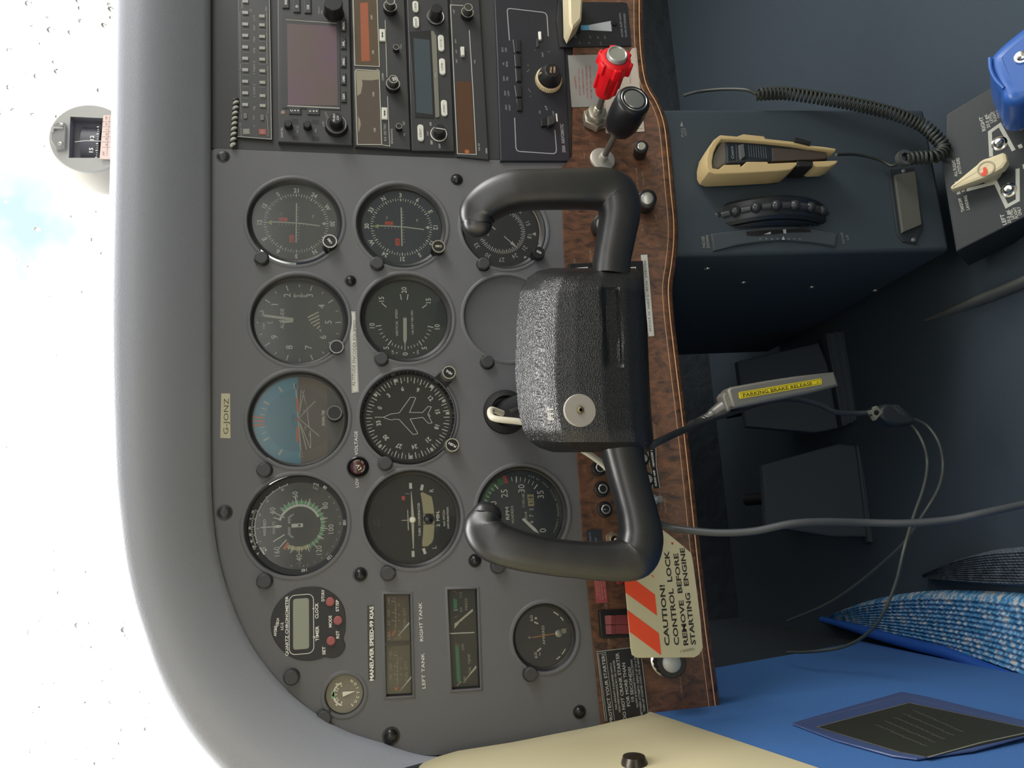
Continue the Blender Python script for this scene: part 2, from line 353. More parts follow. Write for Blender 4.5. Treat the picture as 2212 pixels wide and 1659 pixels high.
# ================================================================ instrument panel plate
PN = panel(640, 1134)                      # frame of the panel, origin at the airspeed indicator
HOLES = []                                 # filled before the plate is built: (px, py, radius mm)
HOLES += [(640, 1134, 41), (645, 904, 41), (648, 690, 41), (638, 478, 41), (892, 1120, 41), (883, 900, 41.5), (879, 686, 41), (868, 487, 41), (1130, 1108, 41), (1098, 687, 41), (1090, 492, 41), (1178, 1377, 28), (744, 1501, 15.5)]
pt = Th('instrument_panel', 'dark grey moulded instrument panel holding the round flight instruments', 'instrument panel', PN)
out = [(1236, 352), (1245, 700), (1262, 1000), (1285, 1250), (1312, 1450), (1328, 1620)]
out = [pt.q(*p) for p in out]+[pt.q(*p) for p in [(905, 1632), (830, 1607), (750, 1581), (680, 1541), (620, 1491), (568, 1431), (528, 1366), (497, 1291), (474, 1211), (461, 1121), (456, 1000), (455, 700), (454, 331), (458, 324), (466, 321)]]
hs = []
for px, py, r in HOLES:
    c = pt.q(px, py); hs.append(circ(c[0], c[1], r, 48))
RECT = {}                                   # rectangular gauge openings
for k, P in dict(fuel=[(830, 1284), (886, 1284), (891, 1502), (835, 1505)], oil=[(967, 1274), (1030, 1272), (1037, 1486), (977, 1490)]).items():
    Q = [pt.q(*p) for p in P]; RECT[k] = Q; hs.append(Q)
cc = pt.q(668, 1356); clk = circ(cc[0], cc[1], 32.5, 48)
b = MB(); b.prism(out, -2.5, 0, holes=hs)
b.build('panel_plate', vinyl, pt, smooth=30)
# rubbery raised rims round the openings
b = MB()
for h in hs[:-2]:
    r = max(p[0] for p in h)-sum(p[0] for p in h)/len(h); cx = sum(p[0] for p in h)/len(h); cy = sum(p[1] for p in h)/len(h)
    b.lathe([(r+3.2, -.1), (r+2.4, .5), (r+1.2, 1.0), (r, .7), (r-.6, -.6), (r-.6, -2.4)], 64, cx, cy)
for k in RECT:
    Q = RECT[k]; ring = [offset(Q, d) for d in (-2.6, -1.6, -.6, 0, 0)]; zs = [-.1, .8, 1.2, .6, -6]
    rw = [[(*p, z) for p in R] for R, z in zip(ring, zs)]; b.loft(rw, close=True)
b.build('opening_rim', vinyl, pt, smooth=50)
for px, py, r, kind in [(482, 338, 4.2, 'flat'), (987, 388, 4.3, 'dome'), (757, 607, 3.9, 'dome'), (485, 1107, 4.6, 'flat'), (778, 1241, 4.4, 'dome'), (1026, 1211, 4.2, 'dome'), (845, 1590, 5.2, 'dome'), (1252, 1538, 4.2, 'dome')]:
    c = pt.q(px, py); b = MB(); b.lathe([(r*1.35, 0), (r*1.3, .4), (r*1.05, .5), (r, .9 if kind == 'flat' else 1.2), (r*.8, 1.1 if kind == 'flat' else 2.4), (r*.45, 1.2 if kind == 'flat' else 3.1), (.01, 1.2 if kind == 'flat' else 3.3)], 24, *c)
    if kind == 'flat': b.box(c[0]-r*.5, c[0]+r*.5, c[1]-.35, c[1]+.35, 1.1, 1.35); b.box(c[0]-.35, c[0]+.35, c[1]-r*.5, c[1]+r*.5, 1.1, 1.35)
    b.build('screw', mat('black_screw', '1a1a1c', .25), pt)
# lettering printed straight on the panel
for s_, x, y, w_ in (('LEFT TANK', 914, 1449, 27), ('RIGHT TANK', 909, 1343, 30.5), ('LOW', 771, 1041, 9), ('VOLTAGE', 769, 957, 20.5)):
    b = MB(pt, .12); b.T(s_, x, y, 2.8, w_); b.build('printed_lettering', wht, pt, label='white lettering '+s_)
# ================================================================ wood-grain lower panel
def wood():
    m = bpy.data.materials.new('burl_wood_laminate'); m.use_nodes = True; nt = m.node_tree; b = nt.nodes['Principled BSDF']; Lk = nt.links.new
    tc = nt.nodes.new('ShaderNodeTexCoord'); ns = nt.nodes.new('ShaderNodeTexNoise'); ns.inputs['Scale'].default_value = 60; ns.inputs['Detail'].default_value = 8; ns.inputs['Distortion'].default_value = 1.2
    mp = nt.nodes.new('ShaderNodeMapping'); mp.inputs['Scale'].default_value = (2.2, 1, 1); Lk(tc.outputs['Object'], mp.inputs[0]); Lk(mp.outputs[0], ns.inputs['Vector'])
    wv = nt.nodes.new('ShaderNodeTexWave'); wv.inputs['Scale'].default_value = 130; wv.inputs['Distortion'].default_value = 16; wv.inputs['Detail'].default_value = 4; wv.inputs['Detail Scale'].default_value = 1.6; Lk(mp.outputs[0], wv.inputs['Vector'])
    r1 = nt.nodes.new('ShaderNodeValToRGB'); r1.color_ramp.elements[0].position = .3; r1.color_ramp.elements[1].position = .7
    r1.color_ramp.elements[0].color = lin('3c2b26'); r1.color_ramp.elements[1].color = lin('835a40'); Lk(ns.outputs['Fac'], r1.inputs[0])
    mx = nt.nodes.new('ShaderNodeMix'); mx.data_type = 'RGBA'; mx.blend_type = 'MULTIPLY'; mx.inputs[0].default_value = .45
    r2 = nt.nodes.new('ShaderNodeValToRGB'); r2.color_ramp.elements[0].color = lin('8a7060'); r2.color_ramp.elements[1].color = (1, 1, 1, 1); Lk(wv.outputs['Fac'], r2.inputs[0])
    Lk(r1.outputs[0], mx.inputs[6]); Lk(r2.outputs[0], mx.inputs[7]); Lk(mx.outputs[2], b.inputs['Base Color'])
    b.inputs['Roughness'].default_value = .42; b.inputs['Specular IOR Level'].default_value = .5; return m
wood_m = wood()
gold = mat('gold_pinstripe', 'f0c090', .4, .1)
wp = Th('lower_panel', 'brown burl wood-grain lower panel with gold pinstripes along its edge', 'panel', panel(1400, 700, 0))
edge = [(1392, -60), (1392, 60), (1396, 130), (1406, 185), (1428, 225), (1444, 270), (1452, 330), (1460, 420), (1466, 480), (1466, 530), (1461, 580), (1455, 625), (1458, 680), (1466, 750), (1482, 880), (1497, 1010), (1514, 1170), (1532, 1330), (1549, 1460), (1562, 1560)]
ZW = 4.0
Eq = [Vector(wp.q(*p, ZW-4)) for p in edge]; Eq = cat_rom(Eq, 4)
def off_line(P, d):
    o = []
    for i in range(len(P)):
        t = (P[min(i+1, len(P)-1)]-P[max(i-1, 0)]).normalized(); o.append(P[i]+Vector((t.y, -t.x))*d)
    return o
def inset(d): return off_line(Eq, d)
sgn = 1 if inset(5)[40].y > Eq[40].y else -1
top = [Vector(wp.q(*p, ZW)) for p in [(1239, -60), (1237, 353), (1214, 360), (1218, 500), (1232, 800), (1250, 1000), (1264, 1200), (1284, 1400), (1300, 1560)]]
top = cat_rom(top, 1); n = len(Eq)
tp = []
for i in range(n):
    x = Eq[i].x; j = max(k for k in range(len(top)) if top[k].x >= x or k == 0) if x <= top[0].x else 0; j = min(j, len(top)-2); a, c = top[j], top[j+1]; u = (x-a.x)/((c.x-a.x) or 1); tp.append(Vector((x, a.y+(c.y-a.y)*u)))
prof = [(0, -30), (-.2, ZW-9), (.3, ZW-5.5), (1.6, ZW-2.6), (3.8, ZW-.6), (7, ZW), (7.6, ZW+.35), (12.8, ZW+.35), (13.4, ZW)]
rows = []
for k in range(n):
    R = []
    for d, z in prof: p = inset(d*sgn)[k] if False else None
LN = [inset(d*sgn) for d, z in prof]
rows = [[(LN[j][k].x, LN[j][k].y, prof[j][1]) for j in range(len(prof))]+[(tp[k].x, tp[k].y, ZW), (tp[k].x, tp[k].y, -3)] for k in range(n)]
b = MB(); b.loft(rows); b.build('wood_panel', wood_m, wp, smooth=50)
b = MB()
for d, wd, z in ((7.3, 1.0, ZW+.5), (13.1, .5, ZW+.5)):
    L = inset(d*sgn); b.line([tuple(p) for p in L], wd, z)
b.build('pinstripe', gold, wp)
wcr = mat('faded_gold_lettering', 'a08a74', .6)
for a_ in (('PHONE', 1471, 1478, 2.1, 13.5), ('ALT STATIC AIR', 1377, 395, 1.9, 32), ('PULL ON', 1389, 385, 1.9, 14), ('CABIN HT', 1270, 430, 2, 16), ('CABIN AIR', 1276, 555, 2, 14),
           ('AVIONICS', 1426, 1080, 2.3, 17), ('POWER', 1437, 1091, 2.3, 13), ('ON', 1309, 1308, 2.6, 6), ('ON', 1315, 1384, 2.6, 6), ('ON', 1241, 566, 2.3, 6), ('AVIONICS', 1414, 935, 2.3, 16), ('PRIMER', 1381, 1428, 1.8, 12), ('MIC', 1262, 336, 1.6, 6), ('B  G  T', 1386, 486, 1.5, 11)):
    b = MB(wp, ZW+.12); b.T(*a_); b.build('printed_lettering', wcr, wp, label='faded gold lettering '+a_[0])
b = MB(wp, ZW+.12); b.arc(100, 200, 8, 8.4, c=wp.q(1400, 470, ZW)); b.build('printed_arc', wcr, wp)
# ================================================================ control yoke
leather = mat('grained_black_vinyl', '141518', .3, spec=.8, bump=('leather', 700, .6, .0007))
grip_m = mat('smooth_black_grip', '101115', .38, spec=1, bump=('noise', 1200, .12, .0004))
yk = Th('control_yoke', 'black pilot control yoke with a grained centre pad and two horn grips', 'control yoke', panel(1260, 780, -.14))
ys = [(579, 1190, 1372, .35), (586, 1160, 1380, .7), (600, 1140, 1388, .88), (625, 1124, 1392, 1), (700, 1116, 1398, 1), (800, 1113, 1402, 1), (880, 1119, 1406, 1), (930, 1130, 1410, 1), (955, 1146, 1412, .92), (968, 1166, 1408, .75), (977, 1195, 1398, .35)]
pr = [(0, -34), (0, -26), (.075, -16), (.15, -6.5), (.155, -6), (.225, .5), (.30, 6), (.31, 6.4), (.45, 8.6), (.65, 10), (.85, 9), (.94, 6.5), (.985, 2), (1, -6), (1, -34)]
def lerp_tab(T, x, k):
    for i in range(len(T)-1):
        if T[i][0] <= x <= T[i+1][0]:
            u = (x-T[i][0])/((T[i+1][0]-T[i][0]) or 1); return T[i][k]*(1-u)+T[i+1][k]*u
    return T[-1][k] if x > T[-1][0] else T[0][k]
PY = [579, 582, 586, 592, 600, 612]+list(range(620, 951, 6))+[955, 962, 968, 973, 977]
SS = [0]+[i/70 for i in range(1, 71)]
b = MB(); rows = []
for py in PY:
    l, r_, sc_ = (lerp_tab(ys, py, k) for k in (1, 2, 3)); R = []
    for s_ in [None]+SS+['e']:
        if s_ is None or s_ == 'e':
            s0 = 0 if s_ is None else 1; w = -34
        else:
            s0 = s_; w = lerp_tab(pr, max(1e-4, min(s_, .9999)), 1); w = -34+(w+34)*sc_
            px = l+(r_-l)*s_
            cx_, cy_ = (px-1322-(py-700)*.05), (py-706)                 # long recess
            dx, dy = abs(cx_)-20, abs(cy_)-86; dd = max(dx, dy)
            w -= 3.8*max(0, min(1, -dd/7))
        px = l+(r_-l)*s0
        R.append((*yk.q(px, py, w), w))
    rows.append(R)
b.loft(rows); m_ = len(rows[0])
for R in (rows[0], rows[-1]): b.add(R, [tuple(range(m_))])
pad = b.build('centre_pad', leather, yk, smooth=32)
# horn grips: centre line and half width in photograph pixels, depth in mm
def grip(P, name):
    b = MB(); C = [Vector((*yk.q(p[0], p[1], p[3]), p[3])) for p in P]; R = [p[2] for p in P]
    b.tube(C, [r*1.0 for r in R], 28, 7, sx=1.06, up=(0, 0, 1), sq=3.0); 
    for e, c2 in ((C[-1], C[-2]),):
        d = (e-c2).normalized(); r0 = R[-1]; an = [math.pi/2*i/8 for i in range(9)]; b.tube([e+d*r0*.95*math.sin(a) for a in an], [max(.3, r0*math.cos(a)) for a in an], 28, 0, sx=1.06, up=(0, 0, 1), sq=3.0)
    return b.build(name, grip_m, yk, smooth=60)
grip([(1319, 600, 13, -14), (1322, 560, 13, -14), (1331, 510, 13.5, -13), (1338, 462, 14.5, -12), (1330, 425, 15.2, -12), (1298, 409, 14.6, -12), (1240, 409, 13.8, -12), (1170, 410, 13.5, -13), (1110, 414, 14, -15), (1062, 432, 13.6, -18), (1033, 458, 13, -21), (1030, 484, 11, -23)], 'horn_grip')
grip([(1340, 955, 14.5, -14), (1349, 1000, 13.2, -14), (1364, 1060, 12.6, -13), (1378, 1115, 13, -12), (1383, 1165, 14.5, -12), (1368, 1203, 14.6, -12), (1320, 1212, 13, -12), (1250, 1209, 12, -12), (1180, 1201, 12, -13), (1110, 1186, 12.8, -15), (1065, 1168, 13.6, -18), (1045, 1142, 13, -21), (1050, 1114, 10, -23)], 'horn_grip')
# PTT mark embossed, push-to-talk disc, maker's roundel
b = MB(yk, 3.4); b.T('PTT', 1189, 893, 4.2, 9.5, bold=.05); b.build('embossed_lettering', mat('embossed_white', 'fbf8f0', .5), yk, label='raised letters PTT')
dcx = yk.q(1252, 887, 8); b = MB(); b.lathe([(11.6, 7.2), (11.6, 9.2), (11.1, 9.6), (3.5, 9.6)], 48, *dcx); b.lathe([(4.5, 9.5), (.01, 9.5)], 24, *dcx)
dk = b.build('push_button_plate', mat('satin_grey_disc', 'aaa59d', .45, .35), yk, label='round grey metal disc')
b = MB(); b.prism(circ(*dcx, 2.9, 6), 9.4, 11, .4); b.lathe([(1.9, 10.9), (1.9, 11.6), (1.5, 12), (1.1, 11), (.01, 11)], 20, *dcx); b.build('hex_nut', mat('tarnished_brass', '8d8468', .4, .8), dk.parent)
sh = yk.q(1090, 893, -139)
b = MB(); p0 = Vector((*yk.q(1088, 893, -150), -150)); p1 = Vector((*yk.q(1150, 880, -60), -60)); p2 = Vector((*yk.q(1200, 860, -20), -20))
b.tube([p0, p1, p2], [12.7, 12.7], 28, 1); b.build('shaft', mat('polished_black_tube', '25272a', .18, .6), yk)
b = MB(); c0 = yk.q(1092, 890, -139.6)
b.lathe([(20, -140), (19.5, -136.5), (16.5, -135.5), (15, -134), (14, -133), (13, -134), (13, -140)], 40, *c0); b.build('shaft_collar', dblk, yk)
# control lock: bent rod through the shaft and its warning flag
lk = Th('control_lock', 'white bent control lock rod with a cream and orange striped caution flag', 'control lock', panel(1400, 1300, -.06))
flagM = lk
b = MB(); K1 = lambda px, py, w: Vector((*lk.q(px, py, w), w))
b.tube([K1(1085, 893, -10), K1(1062, 885, -2), K1(1060, 897, 6), K1(1073, 905, 12), K1(1130, 912, 16), K1(1180, 925, 18)], [2.6, 2.6], 12)
b.tube([K1(1180, 925, 18), K1(1310, 1010, 8), K1(1375, 1115, 3), K1(1380, 1180, 1)], [2.6, 2.6], 12)
b.build('rod', mat('worn_white_paint', 'd8d2c0', .45), lk)
fl = [(1348, 1226), (1420, 1140), (1426, 1141), (1444, 1154), (1476, 1180), (1493, 1195), (1497, 1215), (1507, 1290), (1513, 1340), (1518, 1400), (1510, 1414), (1500, 1420), (1376, 1421), (1366, 1415), (1363, 1400)]
b = MB(lk, 0); b.prism([lk.q(*p, 0) for p in fl], -1.2, 0); flag = b.build('caution_flag', mat('cream_flag_enamel', 'ccc6a6', .5), lk)
def QQ(x, y): return (1180+x*.217, 1100+y*.217)
b = MB(lk, .12)
for P in ([(777, 703), (885, 703), (1083, 850), (1104, 1060), (790, 832)], [(806, 1000), (1122, 1235), (1146, 1455), (830, 1220)], [(1040, 655), (1060, 655), (1073, 688)]):
    b.Pp([QQ(*p) for p in P])
b.c = 1
for t, x0, y0, x1, y1, h, wd in (('CAUTION!', 1150, 752, 1205, 1360, 4.3, 0), ('CONTROL  LOCK', 1195, 415, 1300, 1355, 4.3, 0), ('REMOVE  BEFORE', 1287, 440, 1390, 1355, 4.1, 0), ('STARTING  ENGINE', 1350, 385, 1465, 1350, 4.1, 0)):
    p = lk.q(*QQ(x0, y0), .1); q_ = lk.q(*QQ(x1, y1), .1); d = Vector(p)-Vector(q_)
    b.T(t, 0, 0, h, d.length, math.degrees(math.atan2(d.y, d.x)), .03, mm=((p[0]+q_[0])/2, (p[1]+q_[1])/2))
b.T('1260543-1', *QQ(1405, 1405), 2.1, 12, 94)
b.c = 2; b.Pp([QQ(*p) for p in ((1243, 328), (1268, 332), (1262, 355), (1248, 352))])
b.build('flag_print', [mat('signal_orange', 'f2512a', .5), mat('flag_black', '2c2a24', .6), mat('red_scuff', 'c8383c', .6)], lk, label='orange stripes and black CAUTION! CONTROL LOCK lettering')
# ================================================================ round instruments
def dial(name, label, cat, cx, cy, crop, R=41, Rf=37, zf=-8.5, face=face_m, rim=None, glass_on=True, extra=None, gm=None):
    t = thing(name, label, cat, cx, cy, 0, crop)
    b = MB(); b.lathe([(R-.6, -2.2), (R-1.2, -3.2), (Rf+1.4, -5.0), (Rf+.6, -5.2), (Rf, -6), (Rf, zf-.4)], 64)
    b.build('bezel', rim or well_m, t, smooth=40)
    b = MB(); b.lathe([(Rf+.8, zf), (.01, zf)], 64); b.build('dial_face', face, t, smooth=0)
    if glass_on:
        b = MB(); b.lathe([(Rf+.4, -5.6), (.01, -5.6)], 64); b.build('cover_glass', hazed if CR[crop][0]+cx*K < 700 else glass, t, smooth=0)
    t.ink = MB(t, zf+.12); return t
def knob(t, x, y, r, z0, z1, name='knob', m=None, text=None, ring=None, h=2, rot=0, flut=0, wd=None, tm=None, ctr=None):
    """turned knob at photograph point x, y (its front face)"""
    c = ctr or t.q(x, y, z1); b = MB()
    if flut:
        P = []; n = flut
        for i in range(n*2): a = math.pi*i/n; q = r if i % 2 else r*.92; P.append((c[0]+q*math.cos(a), c[1]+q*math.sin(a)))
        b.prism(P, z0, z1-.3, .3)
    else: b.lathe([(r*1.12, z0), (r*1.05, z0+(z1-z0)*.2), (r, z0+(z1-z0)*.35), (r, z1-.6), (r-.6, z1), (.01, z1)], 32, *c)
    o = b.build(name, m or blk, t)
    if ring:
        g = MB(); g.lathe([(r*1.0, z1-.5), (r*1.0, z1+.25), (r*.84, z1+.25), (r*.84, z1-.2)], 40, *c); g.build('knob_ring', ring, o)
    if text:
        g = MB(t, z1+.3)
        for i, s_ in enumerate(text.split('\n')): 
            k = len(text.split('\n')); g.T(s_, 0, 0, h, wd, rot, .02, mm=(c[0]-math.sin(rad(rot))*0, c[1]+((k-1)/2-i)*h*1.45))
        g.build('knob_lettering', tm or wht, o)
    return o
# ---- airspeed indicator
t = dial('airspeed_indicator', 'round airspeed indicator with a green and white arc, below the left post light of the top row', 'gauge', 945, 665, 'J', 41.5, 39.5)
t.ob['label'] = 'round airspeed indicator with green, white and yellow speed arcs'
b = t.ink; u = .083
for s_, a, r in (('40', 31, 25), ('60', 82, 25.5), ('80', 144, 25.5), ('100', 190, 25.5), ('120', 234, 26), ('140', 271, 27), ('160', 312, 27)): b.num(s_, a, r, 4.6, wd=None)
for a in range(35, 300, 10):
    if a > 40: b.tick(a, 17.3, 21.6, .45, z=b.w+.15)
for a in (30, 82, 112, 144, 168, 190, 212, 234, 250, 271, 288): b.tick(a, 17, 23, .7, z=b.w+.15)
b.tick(313, 15, 23, .8); b.tick(20, 17, 22, .7); b.tick(330, 16.5, 24, .8); b.tick(30, 13.5, 16.5, .8); b.tick(-30, 13.5, 16.5, .8)
b.T('AIRSPEED', 605, 690, 2.2, 13.5); b.T('KNOTS', 697, 690, 2.2, 9.5); b.T('200', 850, 722, 2.2, 6); b.T('40', 850, 628, 2.2, 4.2); b.T('MPH', 868, 575, 1.7, 5, -55); b.T('MPH', 866, 772, 1.7, 5, 55)
b.arc(17, 158, 15.4, 17.2); b.c = 1; b.arc(42, 248, 17.2, 20.2); b.c = 2; b.arc(248, 300, 17.2, 20.2); b.c = 3; b.arc(300, 307, 16, 22.2)
b.build('dial_markings', [wht, grn, yel, org], t)
b = MB(); b.lathe([(39.8, -4.6), (30.5, -6.6), (30.5, -7.2)], 64); b.build('outer_ring', mat('ring_charcoal', '222326', .6), t)
b = MB(t, -5.3)
for a, s_ in ((66, '20'), (40, '15'), (18, '10'), (-1, '5'), (-20, '0')): b.num(s_, a, 32.6, 1.7, True, z=-5.8)
for i in range(46): a = -20+i*2.1; b.tick(a, 34.2, 35.2 if i % 5 else 36, .4, z=-5.1)
for i in range(22): a = -24+i*2.2; b.tick(a, 36.4, 37.4, .4, z=-4.8)
for a, s_ in ((-24, '120'), (-16, '90'), (-8, '60'), (0, '30'), (11, '0'), (19, '-30')): b.num(s_, a, 38.6, 1.9, True, z=-4.6)
b.num('°F', -33, 38, 1.9, True, z=-4.6); b.num('PRESS', -33, 34.4, 1.7, True, 6.5, z=-5.1); b.num('ALT', -33, 32, 1.7, True, 4, z=-5.5)
for a, s_ in ((125, '80'), (180, '100'), (229, '120'), (264, '140')): b.num(s_, a, 36.5, 2.6, True, z=-5); b.tick(a, 32.4, 33.6, .6, z=-5.6)
b.num('T.A.S.', 114, 32.5, 1.7, True, 5, z=-5.7); b.num('KTS', 113, 35.5, 1.7, True, 4.5, z=-5.1)
for a in range(138, 290, 11): b.tick(a, 32.2, 33.2, .4, z=-5.8)
b.build('ring_markings', wht, t)
b = MB(); b.add([(-.5, 14, -7.3), (.5, 14, -7.3), (1.3, 17, -7.3), (.35, 20.5, -7.3), (.3, 31, -7.3), (-.3, 31, -7.3), (-.35, 20.5, -7.3), (-1.3, 17, -7.3)], [tuple(range(8))]); b.box(-1.5, 1.5, -2.8, 6.2, -7.9, -7.3); b.build('pointer', wht, t)
b = MB(); b.lathe([(13, -8.0), (.01, -8.0)], 32, 0, 1.5) if 0 else b.lathe([(1, -7.2), (.01, -7.1)], 12); b.build('pointer_pivot', dblk, t)
# ---- attitude indicator
t = dial('attitude_indicator', 'attitude indicator with blue sky half and brown ground half', 'gauge', 945, 478, 'G', 41, 37.5, -9)
b = MB(t, -8.8)
hor = [(1210, 420), (900, 395), (770, 455), (640, 510)]
sky_o = mat('horizon_blue', '4d9cba', .6); gnd = mat('horizon_brown', '6c5a4c', .7)
b.arc(-92, 88, 0.01, 37.6, z=-8.86); b.c = 1; b.arc(88, 268, 0.01, 37.6, z=-8.86)
b.build('outer_horizon_card', [sky_o, gnd], t)
b = MB(t, -8.6); b.arc(-93, 87, 0, 27.5); b.c = 1; b.arc(87, 267, 0, 27.5)
b.build('horizon_ball', [mat('horizon_ball_blue', '3f8ba6', .5), mat('horizon_ball_brown', '5a4a42', .6)], t)
b = MB(t, -8.4)
b.Lp([(912, 120), (972, 868)], .9); b.Lp([(906, 128), (912, 185)], 2.2); b.Lp([(965, 808), (972, 868)], 2.2)
for a in (-60, -30, 30, 60): b.tick(a, 28.5, 33.5, 1.6)
for a in (-20, -10, 10, 20): b.tick(a, 28.5, 32.5, .9)
b.Lp([(945, 478), (1150, 655)], .7); b.Lp([(945, 478), (1110, 305)], .7); b.Lp([(950, 500), (1025, 790)], .7); b.Lp([(950, 500), (1060, 775)], .6); b.Lp([(955, 400), (970, 190)], .6); b.Lp([(950, 440), (1000, 195)], .6)
b.Lp([(1060, 600), (1066, 775)], .6); b.Lp([(1020, 330), (1050, 570)], .6); b.Lp([(985, 215), (1030, 380)], .6)
b.T('20', 1056, 640, 2, 3.2); b.T('10', 1010, 575, 1.8, 3); b.T('10', 1000, 410, 1.8, 3)
b.c = 1
for d in (-3, 0, 3): b.line([(d*.9-.2, 28.5), (d*1.2, 37.3)], 1.5)
b.c = 2; b.T('10', 893, 455, 1.4, 2.6); b.T('10', 897, 545, 1.4, 2.6); b.line([(-2, 4.6), (4, 4.6)], .25); b.line([(-1, 2.8), (3, 2.8)], .25); b.line([(-.5, 6.4), (2.5, 6.4)], .25)
b.build('horizon_markings', [mat('off_white_ink', 'cfcabc', .7), org, dblk], t)
b = MB(t, -7.6)
for y0, y1 in ((275, 412), (562, 712)): b.Pp([(918, y0), (942, y0), (948, y1), (925, y1)])
p = t.q(934, 487, -7.6); b.lathe([(1.1, -7.6), (.01, -7.3)], 16, *p); b.build('miniature_aircraft', org, t)
b = MB(t, -7.9); b.Pp([(1225, 170), (1330, 250), (1390, 400), (1385, 560), (1310, 740), (1235, 820)]); 
b.build('lower_mask', mat('mask_grey', '3a3a3a', .6), t)
b = MB(t, -7.7); b.T('SIGMA-TEK', 1190, 472, 2.4, 14, bold=.03); b.build('maker_lettering', wht, t)
knob(t, 1302, 422, 6.3, -8, 3, 'adjust_knob', ring=mat('worn_grey_ring', '6a6a6a', .4))
# ---- altimeter
t = dial('altimeter', 'altimeter with large white figures around a grey-green face', 'gauge', 945, 555, 'F', 41, 37, -9, mat('dial_grey_green', '353c3b', .65))
b = t.ink
for s_, x, y in (('1', 703, 404), ('2', 828, 312), ('3', 1052, 315), ('4', 1172, 422), ('5', 1238, 580), ('6', 1185, 730), ('7', 1040, 830), ('8', 850, 830), ('9', 703, 728), ('0', 655, 575)): b.T(s_, x, y, 6)
for i in range(10):
    b.tick(i*36, 30.5, 35.5, .7); b.tick(i*36+18, 32.5, 35, .5)
b.T('ALTITUDE', 780, 545, 3.1, 18); b.T('100', 598, 618, 1.8, 5); b.T('FEET', 590, 480, 1.5, 4)
for i in range(13): b.tick(79+i*2, 23.5, 25.5, .35)
b.T('29.9', 905, 315, 1.6, 4); b.T('30.0', 972, 315, 1.6, 4)
b.build('dial_markings', wht, t)
b = MB(t, -8.7)
for i, (x0, x1, y) in enumerate(((1040, 1150, 0), (1045, 1168, 1), (1055, 1170, 2), (1072, 1170, 3), (1100, 1172, 4), (1130, 1168, 5))):
    a = y*34
    b.Lp([(x0-5+y*8, 535+a*.82), (1148+y*3-abs(y-2)*2, 480+a)], 1.2)
b.build('striped_flag', cream_ink, t)
b = MB(t, -7.8); b.Pp([(540, 528), (600, 556), (730, 562), (790, 590), (890, 582), (890, 566), (790, 560), (730, 556), (602, 566), (542, 592)])
b.Pp([(578, 512), (610, 505), (893, 540), (893, 570), (610, 528)], z=-7.4); b.build('pointer', mat('pointer_white', 'c9c9bd', .6), t)
knob(t, 1323, 825, 6, -8, 4, 'setting_knob', ring=mat('worn_silver_ring', '9a9a9a', .3, .5), flut=0)
# ---- course deviation indicators
def cdi(label, cx, cy, crop, top, dc, u, fm, lit):
    t = dial('course_deviation_indicator', label, 'gauge', cx, cy, crop, 41, 36.5, -8.5, fm)
    t.ob['group'] = 'course deviation indicators'
    b = t.ink; seq = ['N', '3', '6', 'E', '12', '15', 'S', '21', '24', 'W', '30', '33']; i0 = seq.index(top)
    for i in range(12): b.num(seq[(i0+i) % 12], i*30, 31.6, 4.2, True, bold=.03, c=dc)
    for i in range(72): b.tick(i*5, 26.2 if i % 2 else 25.2, 28.2, .55 if i % 6 else .9, c=dc)
    for i in range(-5, 6):
        if i: b.line([(dc[0]-.9, dc[1]+i*3), (dc[0]-2.2, dc[1]+i*3)], .3); b.line([(dc[0]+i*3, dc[1]-1), (dc[0]+i*3, dc[1]-2.6)], .3)
    b.T('TO', 0, 0, 1.6, 2.6, mm=(dc[0]+8.5, dc[1]+13)); b.T('FR', 0, 0, 1.6, 2.6, mm=(dc[0]+7, dc[1]-14.5))
    b.add([(dc[0]-1.8, dc[1]-25, b.w), (dc[0]+1.8, dc[1]-25, b.w), (dc[0], dc[1]-22, b.w)], [(0, 1, 2)])
    b.c = 1; b.add([(dc[0]-2.2, dc[1]+21, b.w), (dc[0]+2.2, dc[1]+21, b.w), (dc[0], dc[1]+25.2, b.w)], [(0, 1, 2)])
    b.c = 2; b.flat(rrect(dc[0]+1.5, dc[1]+7.5, dc[0]+5, dc[1]+15, .6), b.w); b.flat(rrect(dc[0]-18.5, dc[1]+2, dc[0]-11.5, dc[1]+6, .6), b.w)
    b.c = 3; b.T('GS', 0, 0, 2.4, 4.6, mm=(dc[0]-15, dc[1]+4), z=b.w+.1); b.T('NAV', 0, 0, 1.5, 1.9, 0, mm=(dc[0]+3.2, dc[1]+11.4), z=b.w+.1)
    b.build('compass_card', [wht, mat('lime_ink', 'b9c27a', .6), mat('flag_red', 'dc5a4c', .6), mat('dark_red_ink', '7c2c28', .6)], t)
    pb = MB(t, -7.8); pb.line([(dc[0]-19, dc[1]+.2), (dc[0]+19, dc[1]-.3)], 1.2)
    pb.build('glideslope_needle', mat('needle_white', 'd2d2c6', .5), t)
    pb = MB(t, -7.5); pb.line([(dc[0]+.2, dc[1]+21), (dc[0]-.1, dc[1]+8), (dc[0]-.6, dc[1]-4), (dc[0]-2.6, dc[1]-20.5)], 1.1)
    pb.build('localizer_needle', mat('needle_white', 'd2d2c6', .5), t)
    return t
t = cdi('course deviation indicator with 12 at the top, upper right of the panel', 905, 655, 'D', '12', (-.5, -.8), 0, mat('dial_hazy_grey', '484e50', .6), 0)
knob(t, 1255, 880, 6.2, -6, 8, 'course_knob', text='OBS', ring=mat('silver_ring', 'c8c8c4', .25, .8), h=2, wd=5.5, rot=35)
t = cdi('course deviation indicator with 30 at the top, blue-grey face, second row', 595, 705, 'E', '30', (.5, .3), 0, mat('dial_slate_blue', '3c4854', .6), 0)
